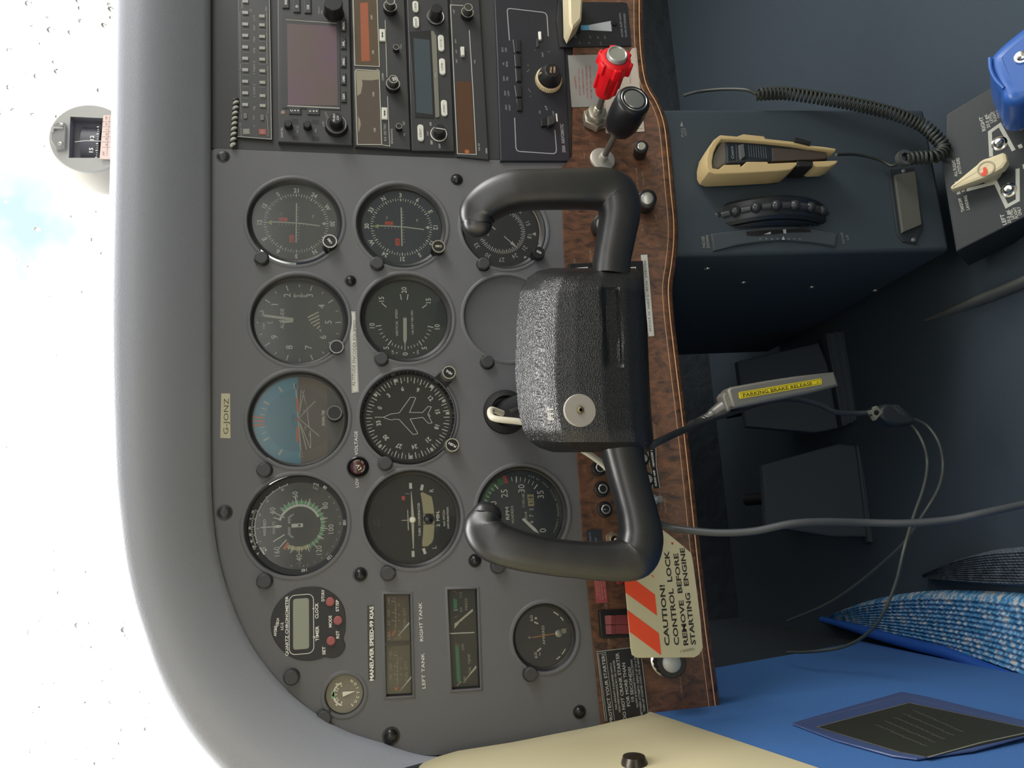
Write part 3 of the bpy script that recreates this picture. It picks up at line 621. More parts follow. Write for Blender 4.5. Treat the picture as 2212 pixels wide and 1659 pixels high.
knob(t, 955, 932, 6, -6, 9, 'course_knob', text='OBS', ring=mat('olive_silver_ring', 'a8a894', .3, .6), h=2.1, wd=6, rot=90, flut=24, tm=cream_ink)
# ---- vertical speed indicator
t = dial('vertical_speed_indicator', 'vertical speed indicator with its white pointer lying at zero on the left', 'gauge', 640, 480, 'H', 41, 36.5, -8.5, mat('dial_green_grey', '333c3b', .65))
b = t.ink
for s_, x, y in (('15', 385, 305), ('20', 610, 215), ('15', 852, 320), ('10', 292, 568), ('10', 940, 580), ('5', 432, 790), ('5', 812, 792), ('0', 622, 850)): b.T(s_, x, y, 4.8, bold=.01)
for L in (((575, 255), (585, 312)), ((652, 255), (643, 312)), ((388, 342), (436, 385)), ((838, 358), (793, 394)), ((330, 575), (386, 567)), ((905, 588), (845, 575)), ((452, 763), (487, 716)), ((790, 765), (758, 720)), ((622, 780), (622, 815))): b.Lp(L, .8)
for L in (((357, 610), (392, 603)), ((370, 653), (402, 640)), ((396, 690), (424, 670)), ((427, 722), (452, 700)), ((492, 765), (500, 742)), ((520, 780), (530, 755)), ((553, 792), (560, 766)), ((587, 800), (592, 772)),
          ((882, 622), (850, 610)), ((865, 662), (836, 648)), ((842, 698), (817, 678)), ((813, 730), (790, 708)), ((752, 768), (742, 745)), ((720, 782), (710, 757)), ((688, 793), (680, 768)), ((656, 800), (652, 773))): b.Lp(L, .55)
b.T('VERTICAL  SPEED', 538, 540, 2.1, 25); b.T('100 FEET PER MIN', 694, 535, 1.9, 22); b.T('UP', 500, 832, 2, 3.6); b.T('DN', 748, 832, 2, 3.6)
b.Pp([(528, 840), (545, 832), (545, 848)]); b.Pp([(703, 832), (720, 840), (703, 846)])
b.build('dial_markings', wht, t)
b = MB(t, -7.4); b.Pp([(603, 490), (639, 490), (640, 705), (627, 750), (626, 815), (619, 815), (618, 750), (604, 712)]); b.build('pointer', mat('pointer_white', 'c9c9bd', .6), t)
# ---- heading indicator
t = dial('heading_indicator', 'heading indicator with a white aircraft outline and silver HDG and PUSH knobs', 'gauge', 660, 365, 'I', 41.5, 38.5, -7.5, mat('dial_charcoal', '27282a', .7))
b = t.ink; hc = (0, 0)
for i, s_ in enumerate(('33', '0', '3', '6', '9', '12', '15', '18', '21', '24', '27', '30')): b.num(s_, -9+i*29.9, 26.2, 3.9, True, bold=.03)
for i in range(72): b.tick(-9+i*5, 31 if i % 2 == 0 else 32.6, 36.2, .75 if i % 2 == 0 else .45)
for a in (37, 73, 128, 156, 175, 236, 268, 316): b.arc(a-2, a+2, 33.2, 36.2)
b.build('compass_card', wht, t)
b = MB(t, -6.9)
half = [(320, 375), (408, 374), (480, 342), (555, 333), (565, 330), (675, 176), (715, 176), (728, 184), (666, 326), (795, 328), (850, 268), (884, 272), (848, 346), (864, 350), (852, 358), (874, 362)]
other = [(874, 362), (860, 372), (892, 430), (855, 436), (798, 376), (672, 392), (748, 534), (738, 542), (700, 545), (563, 397), (512, 394), (497, 401), (470, 399), (420, 382), (408, 374)]
b.Lp(half, .55); b.Lp(other, .55); b.build('aircraft_outline', wht, t)
b = MB(); b.lathe([(41.2, .9), (40.6, 1.6), (39.6, 1.4), (39, -2), (38.5, -4)], 64); b.build('raised_bezel', mat('glossy_black', '16161a', .2), t)
for s_, x, y, nm, rot, tx in (('HDG', 1068, 1038-508*2+0, 'heading_knob', 55, 1), ):
    pass
t2 = t
def hk(x, y, text, rot, nm):
    cr = t2.crop; t2.crop = CR['H'] if nm == 'heading_bug_knob' else CR['I']
    c = t2.q(x, y, 10); t2.crop = cr
    b = MB(); d = Vector(c).normalized(); P = [(d*43+Vector((-d.y, d.x))*7), d*(Vector(c).length+1)+Vector((-d.y, d.x))*6.5, d*(Vector(c).length+5), d*(Vector(c).length+1)-Vector((-d.y, d.x))*6.5, d*43-Vector((-d.y, d.x))*7]
    b.prism([(p.x-d.x*3, p.y-d.y*3) for p in P], -.5, 1.2, .4); b.build('knob_ear', mat('glossy_black', '16161a', .2), t2)
    knob(t2, 0, 0, 5.8, 1, 10, nm, m=steel, text=text, ring=chrome, h=2.2, wd=5.6 if text == 'HDG' else 7, rot=rot, ctr=c)
    g = MB(); g.lathe([(4.9, 10.15), (.01, 10.15)], 28, *c); g.build('knob_cap', dblk, t2)
hk(1060, 1035, 'HDG', 55, 'heading_bug_knob'); hk(1092, 650, 'PUSH', 60, 'caging_knob')
# ---- turn coordinator
t = dial('turn_coordinator', 'turn coordinator with a white aeroplane symbol above a curved ball tube', 'gauge', 700, 600, 'K', 41, 37, -8, mat('dial_charcoal', '27282a', .7))
b = t.ink
for x, y, w_, h_, r in ((677, 274, 5, 2.4, 0), (790, 290, 5, 2.4, -15), (702, 952, 5, 2.4, 0), (814, 924, 5, 2.4, 18)):
    c = t.q(x, y, b.w); M_ = Matrix.Rotation(rad(r), 2); P = [M_ @ Vector(p) for p in ((-w_/2, -h_/2), (w_/2, -h_/2), (w_/2, h_/2), (-w_/2, h_/2))]; b.flat([(c[0]+p.x, c[1]+p.y) for p in P], b.w)
b.T('R', 884, 320, 3.8); b.T('L', 912, 886, 3.8); b.T('TURN  COORDINATOR', 762, 608, 2, 28, bold=.02); b.T('2  MIN.', 948, 600, 2.9, 13.5, bold=.03); b.T('NO PITCH', 1010, 595, 1.8, 13.5, bold=.02); b.T('INFORMATION', 1048, 593, 1.8, 18, bold=.02)
b.c = 1; b.T('DC', 318, 640, 1.8, 3.5); b.T('ELEC', 358, 635, 1.8, 6.5)
b.c = 2; b.Pp([(588, 376), (620, 374), (622, 415), (590, 417)]); b.c = 0; b.line([t.q(622, 352, b.w), t.q(668, 354, b.w)], .25)
b.build('dial_markings', [wht, mat('dim_ink', '585858', .7), mat('flag_red', 'dc5a4c', .6)], t)
b = MB(t, -6.6); b.Pp([(680, 330), (686, 330), (712, 575), (712, 630), (710, 900), (700, 900), (684, 640), (684, 575)]); c = t.q(696, 612, -6.4); b.lathe([(3.1, -6.5), (2.2, -5.4), (.01, -5.0)], 24, *c)
b.Pp([(644, 512), (652, 512), (660, 716), (650, 716)]); b.Pp([(588, 615), (650, 612), (650, 619), (588, 622)]); b.build('aeroplane_symbol', mat('symbol_cream', 'dad7c6', .5), t)
b = MB(t, -7.4); P = [(775, 345), (795, 336), (888, 382), (905, 470), (914, 560), (916, 680), (906, 800), (890, 838), (845, 876), (795, 878), (792, 840), (800, 760), (805, 640), (803, 545), (790, 430)]
b.prism([t.q(*p, -7.4) for p in P], -7.9, -7.2, .2); b.build('ball_tube', mat('tube_cream', 'bdb48e', .35), t)
b = MB(t, -7); c = t.q(860, 603, -6.6); b.lathe([(4.6, -7), (3.2, -5.6), (.01, -5.2)], 28, *c); b.build('slip_ball', mat('black_ball', '14161c', .15), t)
b = MB(t, -6.4); b.Lp([(805, 553), (914, 556)], .45); b.Lp([(805, 656), (914, 652)], .45); b.build('tube_marks', dblk, t)
# ---- tachometer
t = dial('tachometer', 'tachometer with a green arc, red line and hour counter, half hidden by the left yoke grip', 'gauge', 1797, 545, 'K', 41, 37.5, -8.5, mat('dial_blue_grey', '2e3941', .65))
t.ob['label'] = 'tachometer with RPM HUNDREDS lettering and a small hour counter'
b = t.ink
for s_, x, y in (('30', 1778, 300), ('35', 1968, 360), ('25', 1608, 350), ('20', 1500, 470), ('0', 1992, 718)): b.T(s_, x, y, 6.2)
for L in (((1513, 262), (1550, 305)), ((1730, 180), (1730, 240)), ((1940, 260), (1907, 305))): b.Lp(L, .9)
for L in (((1480, 295), (1508, 325)), ((1453, 333), (1480, 355)), ((1430, 372), (1460, 390)), ((1412, 412), (1440, 430)), ((1682, 185), (1688, 228)), ((1774, 187), (1768, 228)), ((1820, 195), (1812, 238)), ((1862, 210), (1845, 250)), ((1902, 230), (1885, 268))): b.Lp(L, .5)
b.T('RPM', 1640, 548, 3.2, 11, bold=.02); b.T('HUNDREDS', 1690, 560, 2.4, 15); b.T('HOUR', 1825, 575, 2, 8); b.T('1/10', 1800, 455, 2.2, 5.5); b.T('1/100', 1800, 385, 2.2, 5.5)
for s_, y in (('2', 508), ('7', 572), ('6', 635)): b.T(s_, 1878, y, 3.6)
for i, ch in enumerate('STEWART-WARNER 829726 MADE IN USA'): b.num(ch, 205-i*3.1, 33.2, 1.5, False) if 0 else b.T(ch, 0, 0, 1.5, rot=-(212-i*3.3)+180, mm=(33.6*math.sin(rad(212-i*3.3)), 33.6*math.cos(rad(212-i*3.3))))
b.c = 1; b.Pp([(1500, 235), (1598, 185), (1622, 245), (1530, 305)], z=b.w-.05); b.Pp([(1530, 215), (1480, 260), (1435, 320), (1405, 400), (1398, 465), (1450, 465), (1458, 400), (1480, 350), (1520, 300), (1560, 265)], z=b.w-.05)
b.c = 2; b.Pp([(1595, 175), (1625, 170), (1650, 250), (1620, 250)])
b.build('dial_markings', [wht, mat('dark_green_ink', '3a6a4a', .7), mat('bright_red', 'c8343c', .6)], t)
b = MB(t, -8.2); b.Pp([(1838, 360), (1902, 360), (1904, 418), (1842, 418)]); b.Pp([(1844, 422), (1906, 422), (1908, 476), (1848, 476)]); b.c = 1; b.w = -8.05; b.T('5', 1872, 390, 3.6, bold=.03); b.T('1', 1876, 449, 3.6, bold=.03)
b.build('hour_counter', [mat('counter_cream', 'b7ae82', .6), dblk], t)
b = MB(t, -7.2); b.Pp([(1785, 610), (1805, 592), (1925, 700), (1958, 750), (1905, 725)]); b.build('pointer', wht, t)
# ---- automatic direction finder
t = dial('direction_finder_indicator', 'direction finder dial with an arrow needle, seen through the right yoke grip', 'gauge', 1600, 740, 'E', 41, 36.5, -9, mat('dial_navy', '262a38', .6))
b = t.ink
for i, s_ in enumerate(('15', '18', '21', '24', '27', '30', '33', '0', '3', '6', '9', '12')): b.num(s_, 163+i*27.5 if i < 7 else 163+i*30, 27.5 if i < 4 else 29, 4.4, True)
for i in range(72): b.tick(i*5, 18.6 if i % 2 == 0 else 19.8, 23, .65)
b.T('ADF', 1447, 800, 2, 6); b.Pp([(1885, 808), (1922, 790), (1925, 828)]); b.Pp([(1808, 1025), (1836, 1040), (1806, 1056)])
b.build('compass_card', wht, t)
b = MB(t, -7.8); b.Lp([(1465, 714), (1522, 765)], 1); b.Lp([(1608, 832), (1740, 948)], .9); b.Pp([(1668, 905), (1690, 880), (1745, 952)]); b.build('needle', wht, t)
b = MB(); b.arc(100, 200, 36, 38.5, z=-5.2); b.build('worn_rim', mat('tan_rim', '8a7c6c', .6), t)
knob(t, 1955, 990, 6, -5, 8, 'heading_knob', text='HDG', h=2.2, wd=4.6, rot=60, flut=22)
# ---- blank cover
t = thing('blanking_plate', 'plain dark blanking plate filling the hole between the yoke pad and vertical speed indicator', 'cover plate', 1098, 687)
t.ob['label'] = 'plain dark round blanking plate beside the yoke pad'
b = MB(); b.lathe([(40.4, -2.4), (39.4, -4), (38, -4.6), (.01, -4.6)], 64); b.build('cover_disc', vinyl, t, smooth=40)
# ---- ammeter
t = dial('ammeter', 'small round ammeter marked AMPERES with an orange needle', 'gauge', 1280, 632, 'M', 28, 24.5, -7, mat('dial_navy', '262a38', .6))
b = t.ink; b.T('60', 1142, 440, 2.6, 5); b.T('+', 1187, 440, 3, bold=.06); b.T('0', 1122, 632, 2.6); b.T('60', 1185, 808, 2.6, 5); b.Lp([(1228, 780), (1225, 812)], .6); b.Lp([(1170, 478), (1210, 495)], 1.2); b.Lp([(1200, 770), (1238, 738)], 1.2); b.T('AMPERES', 1262, 607, 2.3, 15.5)
for a0, a1 in ((118, 132), (138, 148), (212, 226), (232, 242)): b.arc(a0, a1, 21.4, 22.4)
b.build('dial_markings', wht, t)
b = MB(t, -6); b.Lp([(1150, 632), (1380, 592)], 1.1); b.build('pointer', mat('needle_orange', 'c08252', .6), t)
b = MB(t, -5.8); c = t.q(1415, 590, -5.8); b.lathe([(3.4, -6.8), (3.2, -5.2), (2, -4.8), (.01, -4.8)], 20, *c); b.Pp([(1440, 545), (1490, 540), (1490, 585), (1445, 600)]); b.build('needle_pivot', mat('pivot_grey_metal', '8c9088', .3, .7), t)
# ---- suction gauge
t = dial('suction_gauge', 'very small round suction gauge at the lower left of the panel', 'gauge', 940, 1200, 'L', 15.5, 13.8, -3.5, mat('dial_taupe', '868072', .6), glass_on=False)
b = t.ink; ci = mat('ivory_ink', 'e6e2d0', .6)
for s_, x, y in (('6', 862, 1095), ('5', 822, 1205), ('4', 862, 1303)): b.T(s_, x, y, 2.2, bold=.04)
b.arc(-75, 75, 8, 9.2); [b.tick(a, 5.8, 8.4, .7) for a in (-70, -40, -25, 0, 25, 40, 70)]
for i, ch in enumerate('SUCTION'): b.T(ch, 0, 0, 2.1, rot=(i-3)*19, bold=.04, mm=(10.6*math.sin(rad(180-(i-3)*19)), 10.6*math.cos(rad(180-(i-3)*19))))
b.c = 1; b.arc(-16, 16, 7.8, 10.2); b.build('dial_markings', [ci, mat('bright_green', '8fd49a', .6)], t)
b = MB(t, -2.6); b.Pp([(918, 1175), (925, 1222), (1050, 1165), (935, 1170)]); b.build('pointer', ci, t)
# ---- digital chronometer
t = thing('chronometer', 'black digital quartz chronometer with three red buttons', 'clock', 595, 500, 0, 'L')
b = MB(); P = [t.q(*p) for p in [(605, 125), (700, 130), (800, 175), (880, 240), (935, 330), (950, 420), (950, 560), (930, 640), (950, 700), (935, 760), (890, 815), (810, 838), (745, 825), (690, 845), (590, 862), (470, 850), (370, 800), (285, 720), (225, 620), (205, 500), (225, 380), (290, 270), (385, 185), (490, 138)]]
P = [tuple(p) for p in cat_rom([Vector(p) for p in P]+[Vector(P[0])], 3)[:-1]]
b.prism(P, 0, .8, .5); b.build('housing', mat('chronometer_black', '2b2c2e', .55), t)
b = MB(t, .95)
b.line(rrect(*t.q(392, 805), *t.q(632, 196), 4.5), .45, closed=True)
b.T('QUARTZ CHRONOMETER', 366, 516, 2.2, 45.5, bold=.02); b.T('LC-2', 318, 520, 2, 5.5, bold=.02); b.T('ASTRO', 250, 568, 1.8, 8, bold=.03); b.T('TECH', 276, 480, 1.8, 6, bold=.03)
b.Pp([(262, 475), (268, 582), (252, 525)]); b.Pp([(275, 530), (252, 520), (262, 475)])
b.T('TIMER', 668, 592, 2.6, 11.5, bold=.02); b.T('CLOCK', 663, 365, 2.6, 12, bold=.02); b.T('DT/AV', 725, 213, 2.4, 9, bold=.02); b.T('ST/SP', 868, 315, 2.4, 9, bold=.02); b.T('MODE', 798, 472, 2.4, 9, bold=.02); b.T('RST', 872, 602, 2.4, 6, bold=.02); b.T('SET', 735, 762, 2.4, 6.2, bold=.02)
b.Pp([(622, 628), (645, 616), (645, 640)]); b.Pp([(618, 345), (640, 334), (640, 356)])
b.build('housing_lettering', wht, t)
b = MB(); P = rrect(*t.q(430, 755), *t.q(588, 236), 2); b.prism(P, .6, 1.1, .2); b.build('display', mat('lcd_grey_green', '8e9384', .25), t)
for x, y in ((798, 275), (875, 462), (806, 665)): b = MB(); c = t.q(x, y, 2); b.lathe([(3.5, .6), (3.5, 2.4), (2.8, 3), (.01, 3.1)], 28, *c); b.build('button', mat('dusty_red_button', 'a0585a', .5), t)
# ---- rectangular fuel and oil gauges
def rectg(name, label, key, fm, glow=None):
    Q = RECT[key]; cx = sum(p[0] for p in Q)/4; cy = sum(p[1] for p in Q)/4
    t = Th(name, label, 'gauge', PN @ Matrix.Translation((cx*.001, cy*.001, 0)), None, CR['L' if key == 'fuel' else 'M'], K)
    L = [(p[0]-cx, p[1]-cy) for p in Q]; b = MB()
    b.loft([[(*p, 0) for p in L], [(*p, -5) for p in offset(L, .3)], [(*p, -6.2) for p in offset(L, .8)]], close=True); b.build('bezel', well_m, t)
    b = MB(); b.flat(offset(L, -.5), -6.2); b.build('dial_face', fm, t, smooth=0)
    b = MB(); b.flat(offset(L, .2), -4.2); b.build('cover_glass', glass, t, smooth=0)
    t.ink = MB(t, -6.05); return t
t = rectg('fuel_gauge', 'wide rectangular twin fuel quantity gauge with a brownish face', 'fuel', mat('dial_brown', '5e4c42', .6, var=('77705c', 12)))
b = t.ink
for dx, dy in ((0, 0), (22, 535)):
    f = lambda x, y: (x+dx*(y/500 if 0 else 1)*.8, y+dy)
    b.Lp([f(1452, 290), f(1450, 570)], .45)
    for y, w_ in ((278, 34), (390, 30), (470, 30)): b.Lp([f(1440-w_, y-10), f(1452, y)], .6)
    for y in (355, 430, 515): b.Lp([f(1437, y), f(1460, y+2)], .5)
    for s_, x, y in (('140', 1380, 265), ('100', 1380, 388), ('50', 1380, 488)): b.T(s_, *f(x, y), 2, 5 if len(s_) > 2 else 3.4)
    for s_, x, y in (('F', 1437, 240), ('24', 1482, 310), ('16', 1482, 405), ('8', 1482, 463)): b.T(s_, *f(x, y), 1.9)
    b.T('FUEL QTY', *f(1537, 430), 2.1, 15.5)
    if dy == 0: b.T('LBS', 1382, 612, 2.1, 6); b.T('E', 1447, 640, 2); b.T('GALS', 1487, 605, 2, 7)
    b.c = 1; b.Pp([f(1440, 555), f(1452, 575), f(1415, 622), f(1408, 605)] if dy == 0 else [(1440, 1130), (1475, 1125), (1465, 1160), (1440, 1155)]); b.c = 0
b.build('dial_markings', [mat('tan_ink', 'b7a890', .6), org], t)
for P in ([(1460, 632), (1582, 478), (1588, 495)], [(1475, 1185), (1603, 1018), (1606, 1035)]): b = MB(t, -5.2); b.Pp(P); b.build('pointer', wht, t)
b = MB(t, -4.8); b.Pp([(1340, 680), (1600, 668), (1602, 705), (1345, 722)]); b.build('divider', mat('divider_brown', '4c4038', .6), t)
t = rectg('oil_gauge', 'rectangular oil temperature and oil pressure gauge with green bars', 'oil', mat('dial_dark_olive', '33332f', .6))
b = t.ink
for s_, x, y, w_ in (('115', 438, 208, 4.5), ('50', 442, 355, 3.6), ('0', 446, 458, 1.8), ('245', 458, 728, 5), ('100', 478, 1050, 4.5)): b.T(s_, x, y, 2.1, w_)
b.T('PRESS', 492, 300, 2.1, 9.5); b.T('OIL  TEMP', 525, 890, 2.1, 15); b.Lp([(370, 362), (412, 358)], .8); b.Lp([(445, 1068), (402, 1112)], .7)
b.c = 1; b.Pp([(365, 245), (402, 252), (404, 350), (368, 350)]); b.Pp([(382, 700), (420, 728), (438, 1070), (402, 1082)])
b.c = 2; b.Lp([(360, 158), (408, 195)], .5); b.Lp([(372, 432), (415, 415)], .6); b.Lp([(382, 688), (430, 722)], .6)
b.build('dial_markings', [mat('pale_ink', 'b9b8a8', .6), mat('bar_green', '3f8a66', .6), mat('dull_red_ink', 'a06458', .6)], t)
for P in ([(455, 1092), (590, 908), (596, 935)], [(375, 545), (378, 492), (412, 470), (556, 345), (563, 368), (428, 480), (415, 500)]): b = MB(t, -5.2); b.Pp(P); b.build('pointer', mat('pointer_cream', 'd4d0be', .5), t)
b = MB(t, -4.9); b.Lp([(325, 592), (575, 582)], .9); b.build('divider', wht, t)
# ---- low voltage warning light
t = thing('warning_light', 'small round LV low voltage warning light in a black ring', 'warning light', 1535, 965, 0, 'G')
b = MB(); b.lathe([(9.2, 0), (9, 1.4), (8, 2.2), (7.4, 1.6), (6.6, 2.6), (6.2, 3.4)], 40); b.build('housing_ring', mat('glossy_black', '16161a', .2), t)
b = MB(); b.lathe([(6.4, 3.0), (5.4, 4.4), (3.4, 5.0), (.01, 5.2)], 32); b.build('lens', mat('dark_red_lens', '4a2a2c', .15), t)
b = MB(t, 5.3); b.T('LV', 0, 0, 3, 5, 25, .03, mm=(-.3, -.6))
for i, ch in enumerate('PRESS TO TEST'): a = 235-i*15; b.T(ch, 0, 0, 1.2, rot=180-a, bold=.02, mm=(5.3*math.sin(rad(a)), 5.3*math.cos(rad(a))), z=4.7)
b.build('lens_lettering', cream_ink, t)
# ---- post lights
PL = [(566, 560, 'above the course deviation indicator with 12 at the top', 200), (815, 571, 'between the two instruments of the second row nearest the radios', 200), (1044, 572, 'beside the direction finder indicator', 220),
      (824, 776, 'below the ALTITUDE ENCODER EQUIPPED label, beside the vertical speed indicator', 160), (1052, 783, 'beside the blanking plate', 160), (572, 1016, 'between attitude indicator and airspeed indicator', 180), (832, 1001, 'between the heading indicator and turn coordinator', 0),
      (572, 1255, 'between airspeed indicator and chronometer', 200), (838, 1238, 'below the turn coordinator, slotted and glossy', 0), (1075, 1223, 'half hidden behind the left yoke grip', 0), (630, 1462, 'between chronometer and suction gauge', 150), (700, 1549, 'at the far lower left, outside the suction gauge', 200), (1145, 1455, 'beside the ammeter', 0)]
for px, py, w_, an in PL:
    t = thing('post_light', 'dark rounded post light cap '+w_.split(',')[0], 'light', px, py, group='post lights on the instrument panel')
    P = [(5.6*math.cos(rad(a)), 5.6*math.sin(rad(a))) for a in range(-60, 241, 15)]+[(0, -6.6)]
    P = [((Matrix.Rotation(rad(an), 2) @ Vector(p)).x, (Matrix.Rotation(rad(an), 2) @ Vector(p)).y) for p in P]
    b = MB(); b.prism(P, .8, 5.2, 1.0, 3); b.build('cap', mat('satin_black_cap', '3e3f42', .5), t)
    b = MB(); b.lathe([(6.6, 0), (6.4, .7), (5, .9)], 28); b.build('base', mat('black_screw', '1a1a1c', .25), t)
# ---- stuck-on labels
def decal(name, label, cat, P, m, crop=None, lift=.25, group=None, Y=0):
    c = CR[crop] if crop else (0, 0); k = K if crop else 1
    cx = sum(p[0] for p in P)/len(P); cy = sum(p[1] for p in P)/len(P)
    t = thing(name, label, cat, cx, cy, Y, crop, group); b = MB(); b.prism([t.q(*p) for p in P], .02, lift); b.build('label_plate', m, t, smooth=0); t.b = MB(t, lift+.06); return t
t = decal('registration_label', 'small cream label strip reading G-JONZ', 'label', [(478, 850), (497, 850), (498, 947), (476, 946)], mat('aged_label', 'bdb79a', .5)); t.b.T('G-JONZ', 488, 899, 4, 30); t.b.build('label_lettering', mat('olive_ink', '4a4632', .6), t)
t = decal('encoder_label', 'white label strip reading ALTITUDE ENCODER EQUIPPED', 'label', [(754, 673), (768, 673), (775, 847), (760, 849)], mat('white_label', 'cfcfc8', .5))
a_ = math.degrees(math.atan2(-(762-768)*1.0, 174))
t.b.T('ALTITUDE ENCODER EQUIPPED', 765, 762, 2.9, 59, -2.2); P = [t.q(*p) for p in [(755.5, 675), (767, 675), (773.5, 845.5), (761.5, 847)]]; t.b.line(P, .25, closed=True); t.b.build('label_lettering', mat('grey_label_ink', '55544c', .6), t)
t = decal('speed_placard', 'black speckled strip reading MANEUVER SPEED-99 KIAS', 'label', [(1165, 312), (1232, 310), (1248, 1050), (1178, 1060)], mat('speckled_black', '2c2c2c', .7, var=('55554f', 900)), 'L')
t.b.T('MANEUVER SPEED-99 KIAS', 1209, 688, 3.1, 57, -1.2, .03); t.b.build('label_lettering', wht, t)
# ================================================================ avionics stack
def TA(b, t, A, B, h, bold=0, z=None, sx=1):
    """text running from photograph point A to B"""
    p = Vector(b.th.q(*A, b.w)); q_ = Vector(b.th.q(*B, b.w)); d = q_-p; m = (p+q_)/2
    return b.T(t, 0, 0, h, d.length*sx, math.degrees(math.atan2(d.y, d.x)), bold, mm=(m.x, m.y), z=z)
MB.TA = TA
def unit(name, label, cat, crop, P, m, z0=0, z1=2, bev=.6, group=None, body='faceplate'):
    cx = sum(p[0] for p in P)/len(P); cy = sum(p[1] for p in P)/len(P); t = thing(name, label, cat, cx, cy, 0, crop, group)
    b = MB(); b.prism([t.q(*p, z1) for p in P], z0, z1, bev); b.build(body, m, t, smooth=30); t.z = z1; return t
def quad(t, P, z0, z1, name, m, bev=0, label=None, r=0, parent=None, sm=30):
    b = MB(); Q = [t.q(*p, z1) for p in P]; b.prism(Q, z0, z1, bev); return b.build(name, m, parent or t, label=label, smooth=sm)
radio_m = mat('radio_black', '303133', .5, bump=('noise', 900, .12, .0003)); radio2 = mat('radio_charcoal', '3c3d3e', .5)
navy = mat('autopilot_blue_black', '24262f', .45); slate = mat('smoked_slate', '24262a', .3)
pill = mat('pill_white', 'd6d6cc', .45)
t = unit('radio_rack', 'dark radio rack plate around the stack of avionics', 'rack', None, [(455, -60), (1236, -60), (1234, 351), (456, 321)], mat('rack_black', '38393a', .6), -8, -1.2, .4)
# audio panel
t = unit('audio_panel', 'audio selector panel with two rows of small pale buttons, topmost of the radio stack', 'audio panel', 'A', [(158, -180), (462, -180), (490, 1385), (150, 1358)], radio2, -2, 1.2)
for i, y in enumerate((8, 122, 237, 350, 465, 578, 692, 807, 922, 1038)): quad(t, [(198, y-15), (258, y-13), (259, y+17), (200, y+15)], 1.1, 2.2, 'button', mat('button_grey', 'a9a9a8', .5), .2)
for y in (-60, 157, 245, 360, 475, 587, 702, 817, 950, 1048): quad(t, [(365+y*.008, y-14), (423+y*.008, y-12), (424+y*.008, y+17), (366+y*.008, y+15)], 1.1, 2.2, 'button', mat('button_beige', 'a2a296', .5), .2)
quad(t, [(212, 1125), (245, 1127), (247, 1180), (214, 1178)], 1.1, 2, 'slider', mat('slider_grey', '6c6c6c', .5)); quad(t, [(380, 1140), (412, 1142), (414, 1195), (382, 1193)], 1.1, 2, 'slider', mat('slider_grey', '6c6c6c', .5))
quad(t, [(205, 1282), (272, 1280), (276, 1335), (208, 1337)], 1.1, 1.5, 'marker_lamp', mat('lamp_taupe', '84847a', .4), label='grey A lamp'); quad(t, [(364, 1283), (436, 1285), (440, 1340), (368, 1338)], 1.1, 1.5, 'marker_lamp', mat('lamp_dull_red', 'a05048', .4), label='red M lamp')
b = MB(t, 1.35)
for s_, y, w_ in (('AUTO', 180, 6.4), ('ADF', 277, 5.4), ('MKR', 390, 5.6), ('DME', 502, 5.6), ('1 NAV 2', 672, 13), ('1 COM 2', 900, 13), ('TEL', 1075, 5)): b.T(s_, 318, y, 1.9, w_)
b.T('COM', 200, 50, 2, 6.5); b.T('MIC', 437, 85, 1.8, 5); b.T('SPEAKER', 180, 665, 1.4, 7.5); b.T('PHONE', 452, 680, 1.2, 5.5); b.T('OFF', 285, 105, 1.6, 3.6); b.T('MKR', 178, 1240, 1.2, 4); b.T('HI', 318, 1255, 1.4); b.T('TEST', 315, 1170, 1.4, 5)
for L in (((178, 615), (176, 118), (200, 112)), ((178, 720), (186, 1115), (196, 1120)), ((192, 1130), (190, 1185)), ((185, 1270), (188, 1348), (200, 1350)), ((432, 125), (444, 130), (446, 640)), ((455, 715), (456, 1125), (440, 1125)), ((445, 1140), (458, 1350), (440, 1352))): b.Lp(L, .28)
for y in (178, 292, 405, 520, 632, 745, 860, 975): b.Lp([(200, y), (266, y+4)], .25); b.Lp([(366, y+5), (430, y+8)], .25)
b.T('A', 240, 1308, 3.2, z=1.6); b.T('M', 402, 1312, 3, z=1.6)
b.build('panel_lettering', mat('radio_ink', 'a8a8a4', .6), t)
b = MB(t, 1.3); b.Lp([(463, -180), (468, 0), (480, 700), (490, 1385), (400, 1378), (150, 1358)], .7); b.build('edge_trim', mat('worn_light_edge', '9b9b94', .4, .4), t)
# twisted wire above it
t = thing('twisted_wire', 'short twisted white wire lying along the top of the audio panel', 'wire', 508, 265)
t.ob['label'] = 'short twisted black and white wire above the audio panel'
for k, mm_ in ((0, mat('wire_white', 'd2d2c8', .4)), (1, mat('wire_black', '2c2c2a', .5))):
    P = []; a = Vector((*t.q(503, 316, 2), 2)); c = Vector((*t.q(510, 214, 2), 2))
    for i in range(73):
        u_ = i/72; an = u_*math.pi*2*9+k*math.pi; p = a.lerp(c, u_); P.append(p+Vector((0, math.cos(an), math.sin(an)))*1.35)
    b = MB(); b.tube(P, 1.35, 8, 0); b.build('strand', mm_, t)
